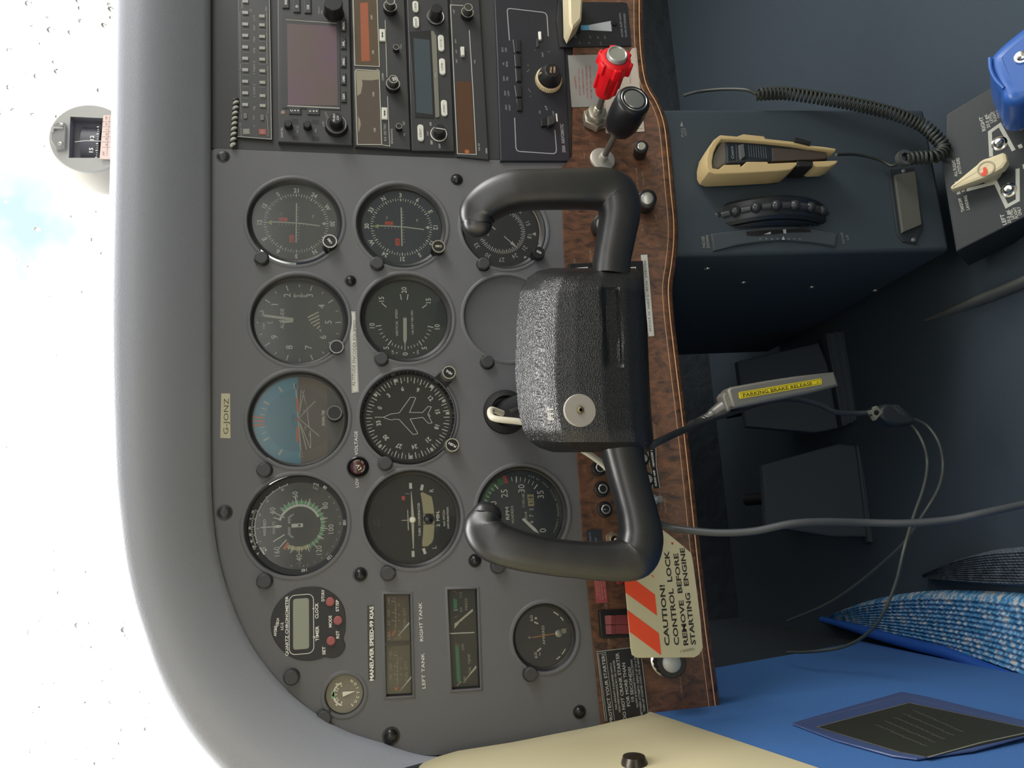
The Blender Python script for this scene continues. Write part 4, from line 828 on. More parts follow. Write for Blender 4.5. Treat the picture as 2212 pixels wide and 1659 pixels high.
# GPS navigator
t = unit('gps_navigator', 'grey GPS navigator with a dark brownish screen', 'navigator', 'A', [(548, -180), (1262, -180), (1296, 1445), (556, 1412)], radio2, -2, 3, 1)
quad(t, [(585, 135), (1172, 180), (1178, 1095), (600, 1075)], 2.9, 3.5, 'screen_surround', mat('surround_grey', '37383a', .5), .3)
b = MB(t, 3.6); b.prism([t.q(*p, 3.6) for p in [(645, 235), (1138, 262), (1150, 1052), (655, 1045)]], 3.4, 3.6); b.build('screen', mat('screen_brown', '6b5f5a', .22, var=('6e5a66', 20)), t, smooth=0)
b = MB(t, 3.65); b.Lp([(632, 195), (1140, 232)], .5); b.Lp([(648, 1052), (1168, 1076)], .9); b.build('screen_bevel_line', mat('bevel_light', 'b8b8ac', .4), t)
for s_, y, w_ in (('PROC', 255, 8.2), ('FPL', 430, 5.4), ('MSG', 612, 6.6), ('OBS', 785, 6.2), ('CDI', 962, 5.4)):
    o = quad(t, [(1180, y-62), (1232, y-60), (1236, y+55), (1184, y+53)], 2.9, 4.4, 'button', radio_m, .6); b = MB(t, 4.5); b.T(s_, 1208, y, 2, w_, bold=.02); b.build('button_lettering', wht, o)
for s_, x, y in (('CLR', 852, 70), ('D', 742, 62), ('RNG', 632, 20)):
    o = quad(t, [(x-35, y-90), (x+32, y-88), (x+36, y+60), (x-33, y+58)], 2.9, 4.2, 'button', radio_m, .6); b = MB(t, 4.3); b.T(s_, x, y, 2.2, 5 if len(s_) > 1 else 2.4, bold=.02); b.build('button_lettering', wht, o)
for s_, x, y in (('C', 690, 1100), ('V', 875, 1105)):
    o = quad(t, [(x-28, y-40), (x+95, y-36), (x+97, y+38), (x-26, y+34)], 2.9, 3.9, 'button', radio_m, .5); b = MB(t, 4.0); b.T(s_, x, y, 2.2, bold=.02)
    for d_ in (35, 65): b.Pp([(x+d_-10, y), (x+d_, y-8), (x+d_+10, y), (x+d_, y+8)])
    b.build('button_lettering', wht, o)
for x, y in ((655, 1225), (845, 1232)): knob(t, x, y, 3.4, 3, 9, 'volume_knob')
for x0, y0, x1, y1 in ((690, 1180, 755, 1235), (890, 1190, 965, 1235), (700, 1350, 760, 1392), (890, 1358, 968, 1405)): quad(t, [(x0, y0), (x1, y0+3), (x1, y1+3), (x0, y1)], 2.95, 3.05, 'vent_cover' if 0 else 'panel_inset', mat('inset_dark', '2c2d2f', .6))
cr_ = t.q(1135, 1232, 9); b = MB(); b.lathe([(10.5, 3), (10, 4), (9.6, 8.2), (8.8, 9), (6, 9)], 40, *cr_); b.build('outer_knob', blk, t)
b = MB(); b.lathe([(9.4, 8.6), (9.0, 9.3), (8.2, 9.2)], 40, *cr_); b.build('knob_ring', mat('dull_ring', '7e7e7c', .35, .4), t)
c2 = t.q(1130, 1155, 20); cm = ((cr_[0]+c2[0])/2, (cr_[1]+c2[1])/2); b = MB(); b.lathe([(5.8, 9), (5.6, 18), (5, 18.8), (.01, 18.8)], 32, *cr_); b.build('inner_knob', blk, t)
b = MB(t, 19); b.T('PUSH', 0, 0, 2, 7.4, mm=(cr_[0], cr_[1]+1.6), bold=.03); b.T('C/V', 0, 0, 2, 4.6, mm=(cr_[0], cr_[1]-1.6), bold=.03); b.build('knob_lettering', mat('knob_white', 'c8c8c4', .5), t)
knob(t, 1105, 20, 8.6, 3, 18, 'large_knob')
b = MB(t, 3.1); b.T('GARMIN', 593, 1322, 2.1, 10, bold=.02); b.T('COM', 1008, 1235, 1.8, 5, 10); b.T('VLOC', 1035, 1142, 1.8, 6, 15); b.T('VOL', 930, 1300, 1.5, 4); b.T('DEFAULT', 962, 100, 1.4, 7.5); b.T('NAV', 990, 120, 1.4, 4); b.T('VOL SQ', 750, 1290, 1.5, 7)
b.build('panel_lettering', mat('radio_ink', 'a8a8a4', .6), t)
b = MB(); c = t.q(605, 1118, 3.2); b.lathe([(2.1, 2.9), (1.9, 3.3), (.01, 3.3)], 20, *c); b.build('light_sensor', mat('sensor_tan', '94786c', .4), t)
# nav com radio
t = unit('nav_com_radio', 'nav com radio with an orange lit window and a peeling dark window', 'radio', 'A', [(1288, -180), (1808, -180), (1878, 1492), (1322, 1457)], radio_m, -2, 3, .8)
quad(t, [(1322, 695), (1562, 702), (1586, 1438), (1345, 1432)], 2.8, 3.25, 'display_window', mat('window_brown_grey', '5a514b', .25), label='dark com window')
for P in ([(1330, 700), (1558, 712), (1556, 790), (1480, 800), (1392, 795), (1398, 840), (1380, 930), (1345, 955)], [(1352, 1155), (1372, 1190), (1380, 1240), (1365, 1300), (1356, 1320)]): b = MB(t, 3.3); b.Pp(P); b.build('peeling_film', mat('peeled_film', '918c76', .5), t)
quad(t, [(1308, -170), (1535, -160), (1562, 655), (1320, 648)], 2.8, 3.25, 'display_window', mat('window_olive_brown', '5c4f40', .25), label='brown nav window')
b = MB(t, 3.3); b.Pp([(1372, 30), (1450, 24), (1470, 606), (1385, 610)]); b.build('orange_display', mat('display_orange', '9c5434', .4), t)
b = MB(t, 3.4); b.Lp([(1300, -170), (1320, 650), (1565, 662), (1535, -170)], .75); b.Lp([(1548, 705), (1335, 690), (1322, 715), (1345, 1438), (1588, 1440), (1562, 705), (1540, 690)], .75); b.Lp([(1588, 1440), (1668, 1455), (1645, 960)], .6); b.Lp([(1640, 770), (1622, 200)], .6)
b.build('window_frame_line', mat('frame_ivory', 'b9b9aa', .4), t)
for x, y in ((1595, 345), (1617, 1125)):
    o = quad(t, [(x-30, y-60), (x+28, y-57), (x+32, y+62), (x-28, y+60)], 2.9, 4.4, 'transfer_button', pill, .7); b = MB(t, 4.5); b.Lp([(x, y-28), (x, y+28)], .7); b.Pp([(x-9, y-8), (x+9, y-8), (x, y-32)]); b.Pp([(x-9, y+8), (x+9, y+8), (x, y+32)]); b.build('button_arrow', dblk, o)
def dualknob(t, x, y, x2, y2, z1, z2, r1, r2, txt=None):
    c = t.q(x, y, z1); b = MB(); b.lathe([(r1*1.05, t.z), (r1, t.z+2), (r1, z1), (r2, z1)], 36, *c); o = b.build('outer_knob', blk, t)
    b = MB(); b.lathe([(r1+.1, z1-.2), (r1+.1, z1+.25), (r1-.8, z1+.25)], 36, *c); b.build('knob_ring', mat('silver_ring', 'c8c8c4', .25, .8), o)
    b = MB(); b.lathe([(r2, z1), (r2, z2-.4), (r2-.5, z2), (.01, z2)], 32, *c); o = b.build('inner_knob', mat('dark_grey_knob', '3a3a3b', .35), t)
    b = MB(); b.lathe([(r2+.05, z2-.4), (r2-.1, z2+.15), (r2-.8, z2+.1)], 32, *c); b.build('knob_ring', mat('silver_ring', 'c8c8c4', .25, .8), o)
    if txt: b = MB(t, z2+.1); b.T(txt, 0, 0, 1.6, 3.6, 20, .03, mm=c); b.T('TEST', 0, 0, 1.4, 3.4, 20, .03, mm=(c[0]+.6, c[1]-2)); b.build('knob_lettering', wht, o)
dualknob(t, 1672, 60, 0, 0, 9, 16, 6.2, 4.2); dualknob(t, 1700, 832, 0, 0, 9, 16, 6.4, 4.2, 'SQ')
for x, y in ((1732, 470), (1760, 1255)): knob(t, x, y, 2.8, 3, 8, 'small_knob', ring=mat('silver_ring', 'c8c8c4', .25, .8))
b = MB(t, 3.4); b.T('STBY', 1487, 170, 1.7, 5, bold=.02); b.T('USE', 1500, 520, 1.7, 4, bold=.02); b.T('STBY', 1505, 935, 1.7, 5, bold=.02); b.T('USE', 1517, 1293, 1.7, 4, bold=.02)
b.w = 3.1; b.T('KX 155 TSO', 1620, 1318, 2.1, 17); b.T('COMM', 1598, 765, 2, 7.5); b.T('BENDIX/KING', 1688, 1355, 1.9, 15); b.T('TEST', 1808, 1228, 1.7, 4.6); b.T('SQ', 1812, 1340, 1.6, 3); b.T('PULL', 1778, 460, 1.4, 4.6)
b.build('panel_lettering', mat('radio_ink_bright', 'bcbcb6', .6), t)
# transponder
t = unit('transponder', 'transponder with white oblong buttons and a slate display', 'transponder', 'B', [(82, -180), (490, -180), (562, 1506), (136, 1500)], radio_m, -2, 3, .8)
quad(t, [(108, 312), (340, 300), (360, 1180), (168, 1168)], 2.9, 3.4, 'display_surround', slate, .2)
quad(t, [(152, 378), (312, 398), (345, 1142), (182, 1120)], 3.3, 3.5, 'display', mat('slate_blue_display', '454f57', .2))
quad(t, [(328, 306), (352, 308), (380, 360), (412, 1160), (385, 1172), (372, 1165)], 3.2, 3.7, 'name_strip', mat('strip_taupe', '76766a', .4))
for s_, x, y, hl in (('CRSR', 172, 65, 54), ('ENT', 178, 220, 54), ('FLT ID', 425, 428, 80), ('VFR', 437, 662, 80), ('FUNC', 456, 1076, 80), ('IDENT', 222, 1322, 82)):
    c0 = t.q(x, y-hl, 4); c1 = t.q(x, y+hl, 4); cx_ = (c0[0]+c1[0])/2; L_ = abs(c0[0]-c1[0])/2
    b = MB(); b.prism(rrect(cx_-L_, c0[1]-2.9, cx_+L_, c0[1]+2.9, 2.6), 2.9, 4.6, .6); o = b.build('button', pill, t); b = MB(t, 4.7); b.T(s_, x, y, 2, min(8.4, L_*1.5)); b.build('button_lettering', mat('button_ink', '5c5c50', .6), o)
c = t.q(372, 165, 5); b = MB(); b.lathe([(8.6, 3), (8.4, 5), (7.8, 5.4), (5.6, 5.4), (5.4, 16), (4.8, 17), (.01, 17)], 36, *c); b.build('cursor_knob', blk, t)
b = MB(); b.lathe([(8.5, 4.8), (8.2, 5.6), (7.6, 5.5)], 36, *c); b.build('knob_ring', mat('silver_ring', 'c8c8c4', .25, .8), t)
c = t.q(405, 1330, 4); b = MB(); b.lathe([(7.8, 3), (7.8, 3.8), (5.2, 4.2), (5, 12), (4.4, 12.8), (.01, 12.8)], 36, *c); b.build('mode_knob', blk, t)
b = MB(); b.lathe([(7.9, 3.6), (7.6, 4.2), (7.1, 4)], 36, *c); b.line([(c[0]-.6, c[1]-5), (c[0]+.4, c[1]+4)], .6, 12.95); b.build('knob_ring', wht, t)
b = MB(t, 3.1); b.T('OFF', 412, 1452, 1.9, 4.6, bold=.02); b.T('SBY', 332, 1415, 1.9, 4.8, bold=.02); b.T('GND', 293, 1328, 1.6, 4.6); b.T('ON', 322, 1235, 1.9, 3.6, bold=.02); b.w = 3.8; b.T('GTX', 373, 745, 1.3, 5); b.build('panel_lettering', mat('radio_ink_bright', 'bcbcb6', .6), t)
# ADF receiver
t = unit('direction_finder_receiver', 'direction finder receiver with a brown display window and white slide switch', 'radio', 'B', [(512, -180), (800, -180), (905, 1590), (588, 1558)], radio_m, -2, 2.6, .8)
quad(t, [(572, 808), (728, 812), (768, 1528), (602, 1522)], 2.5, 2.8, 'display_window', mat('window_brown', '563d2e', .25))
b = MB(); c = t.q(688, 1510, 3); b.lathe([(2.3, 2.8), (2, 3.2), (.01, 3.2)], 20, *c); b.build('indicator_lamp', mat('lamp_orange', 'b0643a', .4), t)
quad(t, [(622, 462), (660, 462), (664, 548), (628, 552)], 2.5, 5.5, 'slide_switch', pill, .5)
dualknob(t, 690, 120, 0, 0, 8, 15, 6, 4.2)
b = MB(t, 2.75); b.Lp([(650, 55), (520, 48), (532, 300), (590, 1530), (778, 1537), (745, 900), (708, 300)], .75); b.T('OFF', 582, 608, 1.5, 3.8); b.T('ANT', 578, 512, 1.4, 4); b.T('BFO', 572, 408, 1.4, 4); b.T('ADF', 555, 115, 1.5, 4); b.T('FRQ', 762, 612, 1.4, 3.6)
b.T('KR 87', 805, 1460, 1.8, 7.5); b.T('KING', 878, 1500, 1.6, 5.2, bold=.03); b.build('panel_lettering', mat('radio_ink_bright', 'bcbcb6', .6), t)
# autopilot
t = unit('autopilot_controller', 'blue-black autopilot controller with a cream ribbed turn knob, lowest of the radio stack', 'autopilot', 'B', [(950, -180), (1560, -180), (1600, 70), (1640, 120), (1715, 1604), (1018, 1602), (985, 600)], navy, -2, 3, 1)
b = MB(t, 3.1)
b.Lp([(1108, 402), (1086, 110), (1092, 90), (1110, 84), (1440, 122), (1468, 132), (1482, 160), (1495, 362)], .95); b.Lp([(1160, 1172), (1172, 1470), (1184, 1498), (1210, 1508), (1545, 1530), (1570, 1518), (1576, 1490), (1560, 1295)], .95)
for L in (((1145, 395), (1158, 520)), ((1160, 545), (1168, 660)), ((1168, 680), (1178, 815)), ((1160, 850), (1176, 960)), ((1180, 985), (1192, 1095))): b.Lp(L, .5)
for s1, s2, x, y in (('BACK', 'CRS', 1040, 492), ('HI', 'SENS', 1050, 635), ('NAV', 'TRK', 1054, 780), ('NAV', 'CAPT', 1066, 925), ('HDG', 'HOLD', 1076, 1068)): b.T(s1, x-2, y, 1.9, 5.2 if len(s1) > 2 else 2.4); b.T(s2, x+32, y+4, 1.9, 6 if len(s2) > 3 else 4.6)
b.T('NAV', 1437, 542, 2.1, 5.4); b.T('1', 1362, 500, 1.8); b.T('2', 1498, 515, 1.8); b.T('A/P', 1474, 1075, 2.2, 5.2, 8); b.T('ON', 1410, 1118, 1.9, 3.4); b.T('OFF', 1545, 1125, 1.8, 4.4); b.T('200A  NAVOMATIC', 1638, 1375, 3.4, 30.5, bold=.02); b.T('R', 1292, 648, 1.5); b.T('L', 1315, 955, 1.5); b.Lp([(1282, 718), (1305, 690)], .3); b.Lp([(1295, 882), (1320, 918)], .3)
b.build('panel_lettering', mat('pale_grey_ink', 'a4a4aa', .6), t)
for y in (455, 602, 748, 905, 1040): quad(t, [(1165+y*.02, y-62), (1212+y*.02, y-60), (1216+y*.02, y+60), (1168+y*.02, y+58)], 2.9, 5, 'mode_key', dblk, .7)
quad(t, [(1398, 312), (1424, 312), (1428, 390), (1404, 392)], 2.9, 5, 'slide_switch', wht, .4); quad(t, [(1378, 385), (1402, 385), (1400, 462), (1380, 468)], 2.9, 4.4, 'slide_switch', mat('dark_grey_knob', '3a3a3b', .35), .4)
quad(t, [(1425, 1172), (1490, 1168), (1488, 1252), (1428, 1255)], 2.9, 5.5, 'rocker', blk, .5); quad(t, [(1492, 1160), (1568, 1135), (1560, 1225), (1495, 1250)], 4, 9, 'rocker', mat('dark_grey_knob', '3a3a3b', .35), .5); b = MB(t, 3.2); b.Lp([(1575, 1130), (1582, 1210)], 1.4); b.build('rocker_mark', wht, t)
c = t.q(1500, 790, 6); P = []
for i in range(96): a = 2*math.pi*i/96; q_ = 13.4 if i % 2 else 12.7; P.append((c[0]+q_*math.cos(a), c[1]+q_*math.sin(a)))
b = MB(); b.prism(P, 3, 8.5, 1.2); b.build('ribbed_wheel', mat('ivory_plastic', 'd8c8a0', .5), t)
b = MB(); b.lathe([(11.8, 8), (11.4, 12), (8.6, 17), (8, 20), (7, 21.2), (.01, 21.4)], 40, *c); b.build('turn_knob', blk, t)
b = MB(t, 21.6); b.T('PULL', 0, 0, 1.9, 6.6, -4, .03, mm=(c[0], c[1]+2)); b.T('TURN', 0, 0, 1.9, 6.8, -4, .03, mm=(c[0], c[1]-1.6)); b.build('knob_lettering', mat('peach_ink', 'd0ae8c', .5), t)
b = MB(); b.box(c[0]-.5, c[0]+.5, c[1]+7.5, c[1]+11.5, 12, 15.5); b.build('index_mark', cream, t)
# ================================================================ engine controls and switches on the wood panel
def axis_frame(P0, P1):
    z = (P1-P0).normalized(); x = Vector((1, 0, 0)); y = z.cross(x).normalized(); x = y.cross(z)
    return Matrix(((x.x, y.x, z.x, P0.x), (x.y, y.y, z.y, P0.y), (x.z, y.z, z.z, P0.z), (0, 0, 0, 1)))
red_p = mat('red_plastic', 'dc1420', .35); black_k = mat('black_knob', '141418', .35)
P0 = atY(*(1200+392*K, 1195*K), -.006); P1 = atY(*(1200+620*K, 530*K), -.086); L = (P1-P0).length*1000
t = Th('mixture_control', 'red vernier mixture knob with a silver button on a grey rod', 'engine control', axis_frame(P0, P1))
b = MB(); b.lathe([(3.2, 0), (3.2, L*.6)], 20); b.build('rod', mat('grey_rod', '77756f', .35, .6), t)
b = MB(); b.prism(circ(0, 0, 13.4, 6), -2, 5, 1); b.lathe([(10.2, 5), (10.2, 9), (9, 11.5), (6, 12.5), (4.4, 12.5), (4.2, 16), (3.4, 16.6), (3.2, 17)], 36); b.build('mounting_nut', mat('brushed_nut', 'b2ada0', .3, .85), t)
b = MB(); b.lathe([(3.4, L*.42), (8.5, L*.43), (10, L*.48), (10, L*.60), (11.5, L*.74), (13.5, L*.86), (14.2, L*.9), (13, L-5), (10.4, L-4), (10, L-4)], 40)
P = [((14.0+2.6*(math.cos(6*a) > .2))*math.cos(a), (14.0+2.6*(math.cos(6*a) > .2))*math.sin(a)) for a in [2*math.pi*i/72 for i in range(72)]]
b.prism(P, L*.80, L-5.5, 1)
for k in range(6):
    a = rad(30+60*k); M_ = Matrix.Rotation(a, 4, 'Z'); g = MB(); g.box(9.5, 12.5, -1.8, 1.8, L*.52, L*.8); g.at(M_); b.add(g.v, g.f)
b.build('vernier_grip', red_p, t, smooth=40)
b = MB(); b.lathe([(9.4, L-7), (9.4, L-1), (9, L), (8, L+.2), (7.2, L-.6), (.01, L-.6)], 40); b.build('release_button', mat('satin_button', 'bdc0bd', .3, .7), t)
P0 = atY(1301, 345, -.006); P1 = atY(1200+785*K, 985*K, -.092); L = (P1-P0).length*1000
t = Th('throttle_control', 'large black throttle knob with a spun silver end on a grey rod', 'engine control', axis_frame(P0, P1))
b = MB(); b.lathe([(3, 0), (3, L*.7)], 20); b.build('rod', mat('grey_rod', '77756f', .35, .6), t)
b = MB(); b.lathe([(12.5, -1), (12.5, 1.6), (11.6, 2.2), (4.5, 2.4), (4, 8), (3, 8.4)], 40); b.build('friction_plate', mat('stamped_aluminium', 'b9b5ac', .4, .5), t)
b = MB(); b.lathe([(3, L*.50), (8, L*.50), (13, L*.56), (15.6, L*.66), (16, L*.8), (15.2, L-3), (14, L-.6), (12.6, L), (11.6, L-.2)], 48); b.build('knob', black_k, t, smooth=50)
b = MB(); b.lathe([(12, L-.2), (11.5, L+.3), (11, L-.1)], 48); b.lathe([(9.2, L-.3), (8.8, L+.2), (.01, L+.3)], 48); b.build('spun_end', mat('spun_aluminium', 'b4b6b6', .28, .85), t)
b = MB(); b.lathe([(11.6, L-.25), (9, L-.25)], 48); b.build('end_groove', dblk, t)
def pk(name, label, px, py, bx, by, w0, w1, r, rc, capm=None, flut=0, group=None):
    A = atY(bx, by, -w0*.001); B = atY(px, py, -w1*.001); L = (B-A).length*1000; t = Th(name, label, 'knob', axis_frame(A, B), group)
    b = MB(); 
    if flut:
        P = [((r*(1 if i % 2 else .93))*math.cos(math.pi*i/flut), (r*(1 if i % 2 else .93))*math.sin(math.pi*i/flut)) for i in range(flut*2)]; b.prism(P, 0, L-1, .6)
    else: b.lathe([(r*.96, 0), (r, L*.3), (r, L-1.2), (r*.85, L-.3), (rc, L-.2), (.01, L-.3)], 32)
    b.build('knob_body', black_k, t); b = MB(); b.lathe([(rc, L-1.2), (rc, L+.2), (rc*.85, L+.7), (.01, L+.7)], 32); b.build('silver_cap', capm or mat('satin_cap', 'b4b5b0', .3, .7), t); return t
pk('panel_knob', 'small black knob with a silver cap below the throttle friction plate', 1200+858*K, 1455*K, 1200+835*K, 1540*K, 4, 22, 6.6, 4)
pk('static_air_knob', 'round black alternate static air knob with a raised silver cap, below the right yoke grip', 1180+1005*K, 300+592*K, 1180+985*K, 300+665*K, 4, 24, 9.2, 5.8)
pk('cabin_heat_knob', 'black cabin heat knob half hidden inside the right yoke grip', 1186+545*K, 300+850*K, 1186+515*K, 300+890*K, 4, 20, 10.5, 7, mat('dull_cap', '84857f', .4, .5))
t = pk('primer_knob', 'black knurled primer knob with a flat silver end beside the caution flag', 1180+1250*K, 1100+1530*K, 1180+1190*K, 1100+1500*K, 4, 30, 12.5, 7.6, mat('flat_silver', 'aeb2b0', .35, .5), 18)
b = MB(); b.lathe([(13.5, 0), (13.5, 4), (11, 6)], 36, 0, 0); b.build('chrome_mount', chrome, t)
# circuit breakers
def breaker(label, px, py, r=5.2, txt=None, m=None):
    t = thing('circuit_breaker', label, 'circuit breaker', px, py, -.004, group='circuit breakers in the wood panel'); b = MB(); b.lathe([(r+2, 0), (r+1.8, 1), (r, 1.6), (r, 1)], 28); b.build('collar', blk, t)
    b = MB(); b.lathe([(r*.8, 0), (r*.8, 4), (r*.7, 4.6), (r*.45, 4.6), (r*.4, 4), (.01, 4)], 24); b.build('button', m or mat('breaker_black', '202024', .4), t)
    b = MB(); b.lathe([(r*.82, 4.1), (r*.72, 4.75), (r*.6, 4.7)], 24); b.build('button_ring', mat('worn_silver_ring', '9a9a9a', .3, .5), t)
    if txt: b = MB(t, 4.9); b.T(txt, px, py, 2, bold=.03); b.build('button_lettering', wht, t)
P_ = lambda x, y: (1020+x*K, 820+y*K)
breaker('circuit breaker lettered 1 beside the left yoke arm', *P_(1318, 1292), txt='1'); breaker('circuit breaker between the numbered breaker and the yoke pad, ring worn silver', *P_(1288, 1090)); breaker('circuit breaker mostly hidden behind the yoke arm near the pad', *P_(1262, 880))
breaker('circuit breaker next to the NAV/COM 1 label', *P_(1690, 790), r=4.8, m=mat('breaker_silver', 'a4a4a2', .3, .5)); breaker('circuit breaker next to the AUDIO AMP label', *P_(1738, 995), r=4.8, m=mat('breaker_silver', 'a4a4a2', .3, .5))
Q_ = lambda x, y: (1180+x*K, 1100+y*K)
t = thing('indicator_button', 'small round red button below the pink placard', 'button', *Q_(730, 712), -.004); b = MB(); b.lathe([(3.4, 0), (3.4, 1.5), (2.6, 2.4), (.01, 2.6)], 24); b.build('cap', mat('dark_red_button', '96303c', .4), t)
t = thing('toggle_switch', 'chrome toggle switch in a hexagonal nut beside the left yoke grip', 'switch', *P_(1390, 1588), -.004)
b = MB(); b.prism(circ(0, 0, 7, 6), 0, 2.4, .5); b.lathe([(4.6, 2.4), (4.4, 6), (3, 6.4)], 24); b.build('hex_nut', mat('brass_nut', 'a89a84', .3, .85), t)
b = MB(); b.tube([(0, 0, 4), (-1.5, -2, 10), (-3, -3.4, 15)], [1.8, 2.8], 14, 3); b.build('bat_lever', chrome, t)
t = thing('avionics_switch', 'small silver avionics power switch at the lower edge of the wood panel', 'switch', 1410, 1080, -.004)
b = MB(); b.prism(circ(0, 0, 5.4, 6), 0, 2, .5); b.build('hex_nut', chrome, t); b = MB(); b.tube([(0, 0, 1), (0, -1, 8), (0, -2, 13)], [1.8, 3], 14, 3); b.build('bat_lever', mat('satin_cap', 'b4b5b0', .3, .7), t)
# master switch
t = thing('master_switch', 'split red master rocker switch in a black surround', 'switch', *Q_(690, 1140), -.004, M=None)
t = (bpy.data.objects.remove(t.ob), Th('master_switch', 'split dark red master rocker switch in a black surround', 'switch', panel(*Q_(700, 1140), -.004), None, CR['Q'], K))[1]
b = MB(); o_ = [t.q(*p) for p in [(512, 1012), (540, 1000), (930, 985), (950, 1262), (560, 1285), (530, 1265)]]; b.prism(o_, 0, 4, 1, holes=[[t.q(*p) for p in [(565, 1055), (905, 1040), (918, 1235), (580, 1248)]]]); b.build('surround', blk, t)
rk = mat('rocker_dark_red', '80262f', .35)
for y0, y1, y2, y3 in ((1058, 1150, 1145, 1045), (1156, 1246, 1236, 1146)):
    b = MB(); A = [t.q(575, y0, 3), t.q(578, y1, 3)]; B = [t.q(650, y0-1, 6), t.q(655, y1-1, 6)]; C = [t.q(690, y0-3, 2), t.q(694, y1-2, 2)]; D = [t.q(905, y3, 2), t.q(915, y2, 2)]
    zs = [(A, 4), (B, 5), (C, 1.5), (D, 2.5)]
    b.loft([[(*a[0], -2) for a in (A,)]+[(*A[0], 3)]+[(*B[0], 5)]+[(*C[0], 1.5)]+[(*D[0], 6)]+[(*D[0], -2)], [(*A[1], -2), (*A[1], 3), (*B[1], 5), (*C[1], 1.5), (*D[1], 6), (*D[1], -2)]])
    o = b.build('rocker', rk, t); b = MB(); b.loft([[(*t.q(648, y0, 5), 5.1), (*t.q(690, y0, 3), 2.2)], [(*t.q(655, y1, 5), 5.1), (*t.q(694, y1, 3), 2.2)]]); b.build('rocker_stripe', mat('rocker_pink', 'b4605a', .35), o)
# row of rockers behind the yoke, two ends visible
t = Th('rocker_switch', 'white rocker switch in a black surround, peeping out above the yoke pad', 'switch', panel(1305, 590, -.004))
b = MB(); b.prism([t.q(*p) for p in [(1226, 572), (1386, 566), (1390, 640), (1228, 642)]], 0, 4, .8); b.build('surround', blk, t)
for x0, x1 in ((1240, 1270), (1340, 1374)): b = MB(); b.prism([t.q(*p, 6) for p in [(x0, 579), (x1, 576), (x1+2, 618), (x0+2, 620)]], 3.8, 6.5, .8); b.build('rocker', mat('rocker_white', 'd4d4d8', .4), t)
# placards
DP = -.0042
def pl(name, label, P, m, crop=None, cat='placard'): return decal(name, label, cat, P, m, crop, .3, None, DP)
t = pl('switch_label', 'white strip label reading PITOT H NAV L BCN STROBE', [(1384, 551), (1398, 550), (1413, 726), (1401, 727)], mat('white_label', 'cfcfc8', .5)); t.b.TA('PITOT H  NAV L  BCN  STROBE', (1405, 715), (1393, 562), 2, sx=1); t.b.build('label_lettering', mat('dark_label_ink', '2a2a2c', .6), t)
for nm, s_, P, A, B in (('NAV/COM', 'NAV/COM 1', [(1745, 703), (1825, 685), (1832, 862), (1772, 878)], (1806, 862), (1784, 705)), ('AUDIO', 'AUDIO AMP', [(1778, 885), (1832, 868), (1866, 1078), (1800, 1086)], (1830, 1064), (1808, 900))):
    t = pl('breaker_label', 'small black label reading '+s_, P, dblk, 'P'); t.b.TA(s_, A, B, 1.9, .03); Q = [t.q(*p) for p in P]; t.b.line([Q[0], Q[3]], .3); t.b.line([Q[1], Q[2]], .3); t.b.build('label_lettering', wht, t)
t = pl('emergency_label', 'small dark label beside the chrome toggle switch', [(1135, 1495), (1285, 1490), (1298, 1690), (1145, 1700)], mat('blue_black_label', '262c38', .5), 'P')
t.b.TA('EMERGENCY', (1190, 1770), (1170, 1520), 2); t.b.TA('RADIO', (1240, 1700), (1228, 1570), 2); t.b.build('label_lettering', mat('faint_blue_ink', '8e96a2', .6), t)
t = pl('winds_placard', 'small pink placard with pale lettering above the master switch', [(466, 640), (582, 630), (612, 928), (495, 940)], mat('pink_placard', 'a04a50', .5), 'Q')
for i, s_ in enumerate(('WARNING', 'CONT IGNITION SW', 'TEST BEFORE EACH', 'DUAL START')): t.b.TA(s_, (512+i*26, 905 if i % 3 else 880), (486+i*26, 660), 1.4)
t.b.build('label_lettering', mat('pale_pink_ink', 'd2948c', .6), t)
Z_ = lambda x, y: (1200+x*.229, 1180+y*.229)
t = pl('starter_placard', 'black placard with white border reading PROTECT YOUR STARTER!', [Z_(383, 990), Z_(800, 940), Z_(880, 1585), Z_(462, 1660)], mat('black_placard', '222224', .5))
b = t.b; b.line([t.q(*Z_(*p)) for p in [(389, 994), (795, 945)]], .5); b.line([t.q(*Z_(*p)) for p in [(797, 945), (872, 1570)]], .5); b.line([t.q(*Z_(*p)) for p in [(390, 996), (468, 1650)]], .5)
b.line([t.q(*Z_(*p)) for p in [(485, 1650), (402, 1012), (470, 1000), (555, 1640)]], .35)
for s_, A, B, h in (('PROTECT YOUR STARTER!', (528, 1665), (445, 1018), 2.7), ('THIS AIRCRAFT IS EQUIPPED WITH A', (575, 1545), (520, 1100), 1.5), ('HIGH PERFORMANCE SKY-TEC STARTER', (606, 1565), (548, 1075), 1.5), ('DO NOT CRANK STARTER', (655, 1640), (580, 1005), 2.9), ('FOR MORE THAN', (690, 1510), (640, 1100), 2.9), ('10 SECONDS!', (728, 1465), (695, 1140), 2.7),
                    ('ALLOW 20 SECONDS TO COOL DOWN', (772, 1522), (715, 1070), 1.7), ('BETWEEN ATTEMPTS. REPEAT UP TO 6 TIMES', (812, 1590), (742, 1000), 1.7), ('THEN LET STARTER COOL FOR 30 MINUTES', (840, 1560), (768, 1000), 1.7)): b.TA(s_, Z_(*A), Z_(*B), h, .02)
b.build('placard_lettering', mat('placard_white', 'b8b8b4', .6), t)
t = pl('warning_placard', 'grey metal placard with faded red WARNING lettering beside the mixture control', [(122, 552), (430, 545), (432, 1065), (160, 1068)], mat('grey_metal_placard', '9a9a96', .45, .2), 'C')
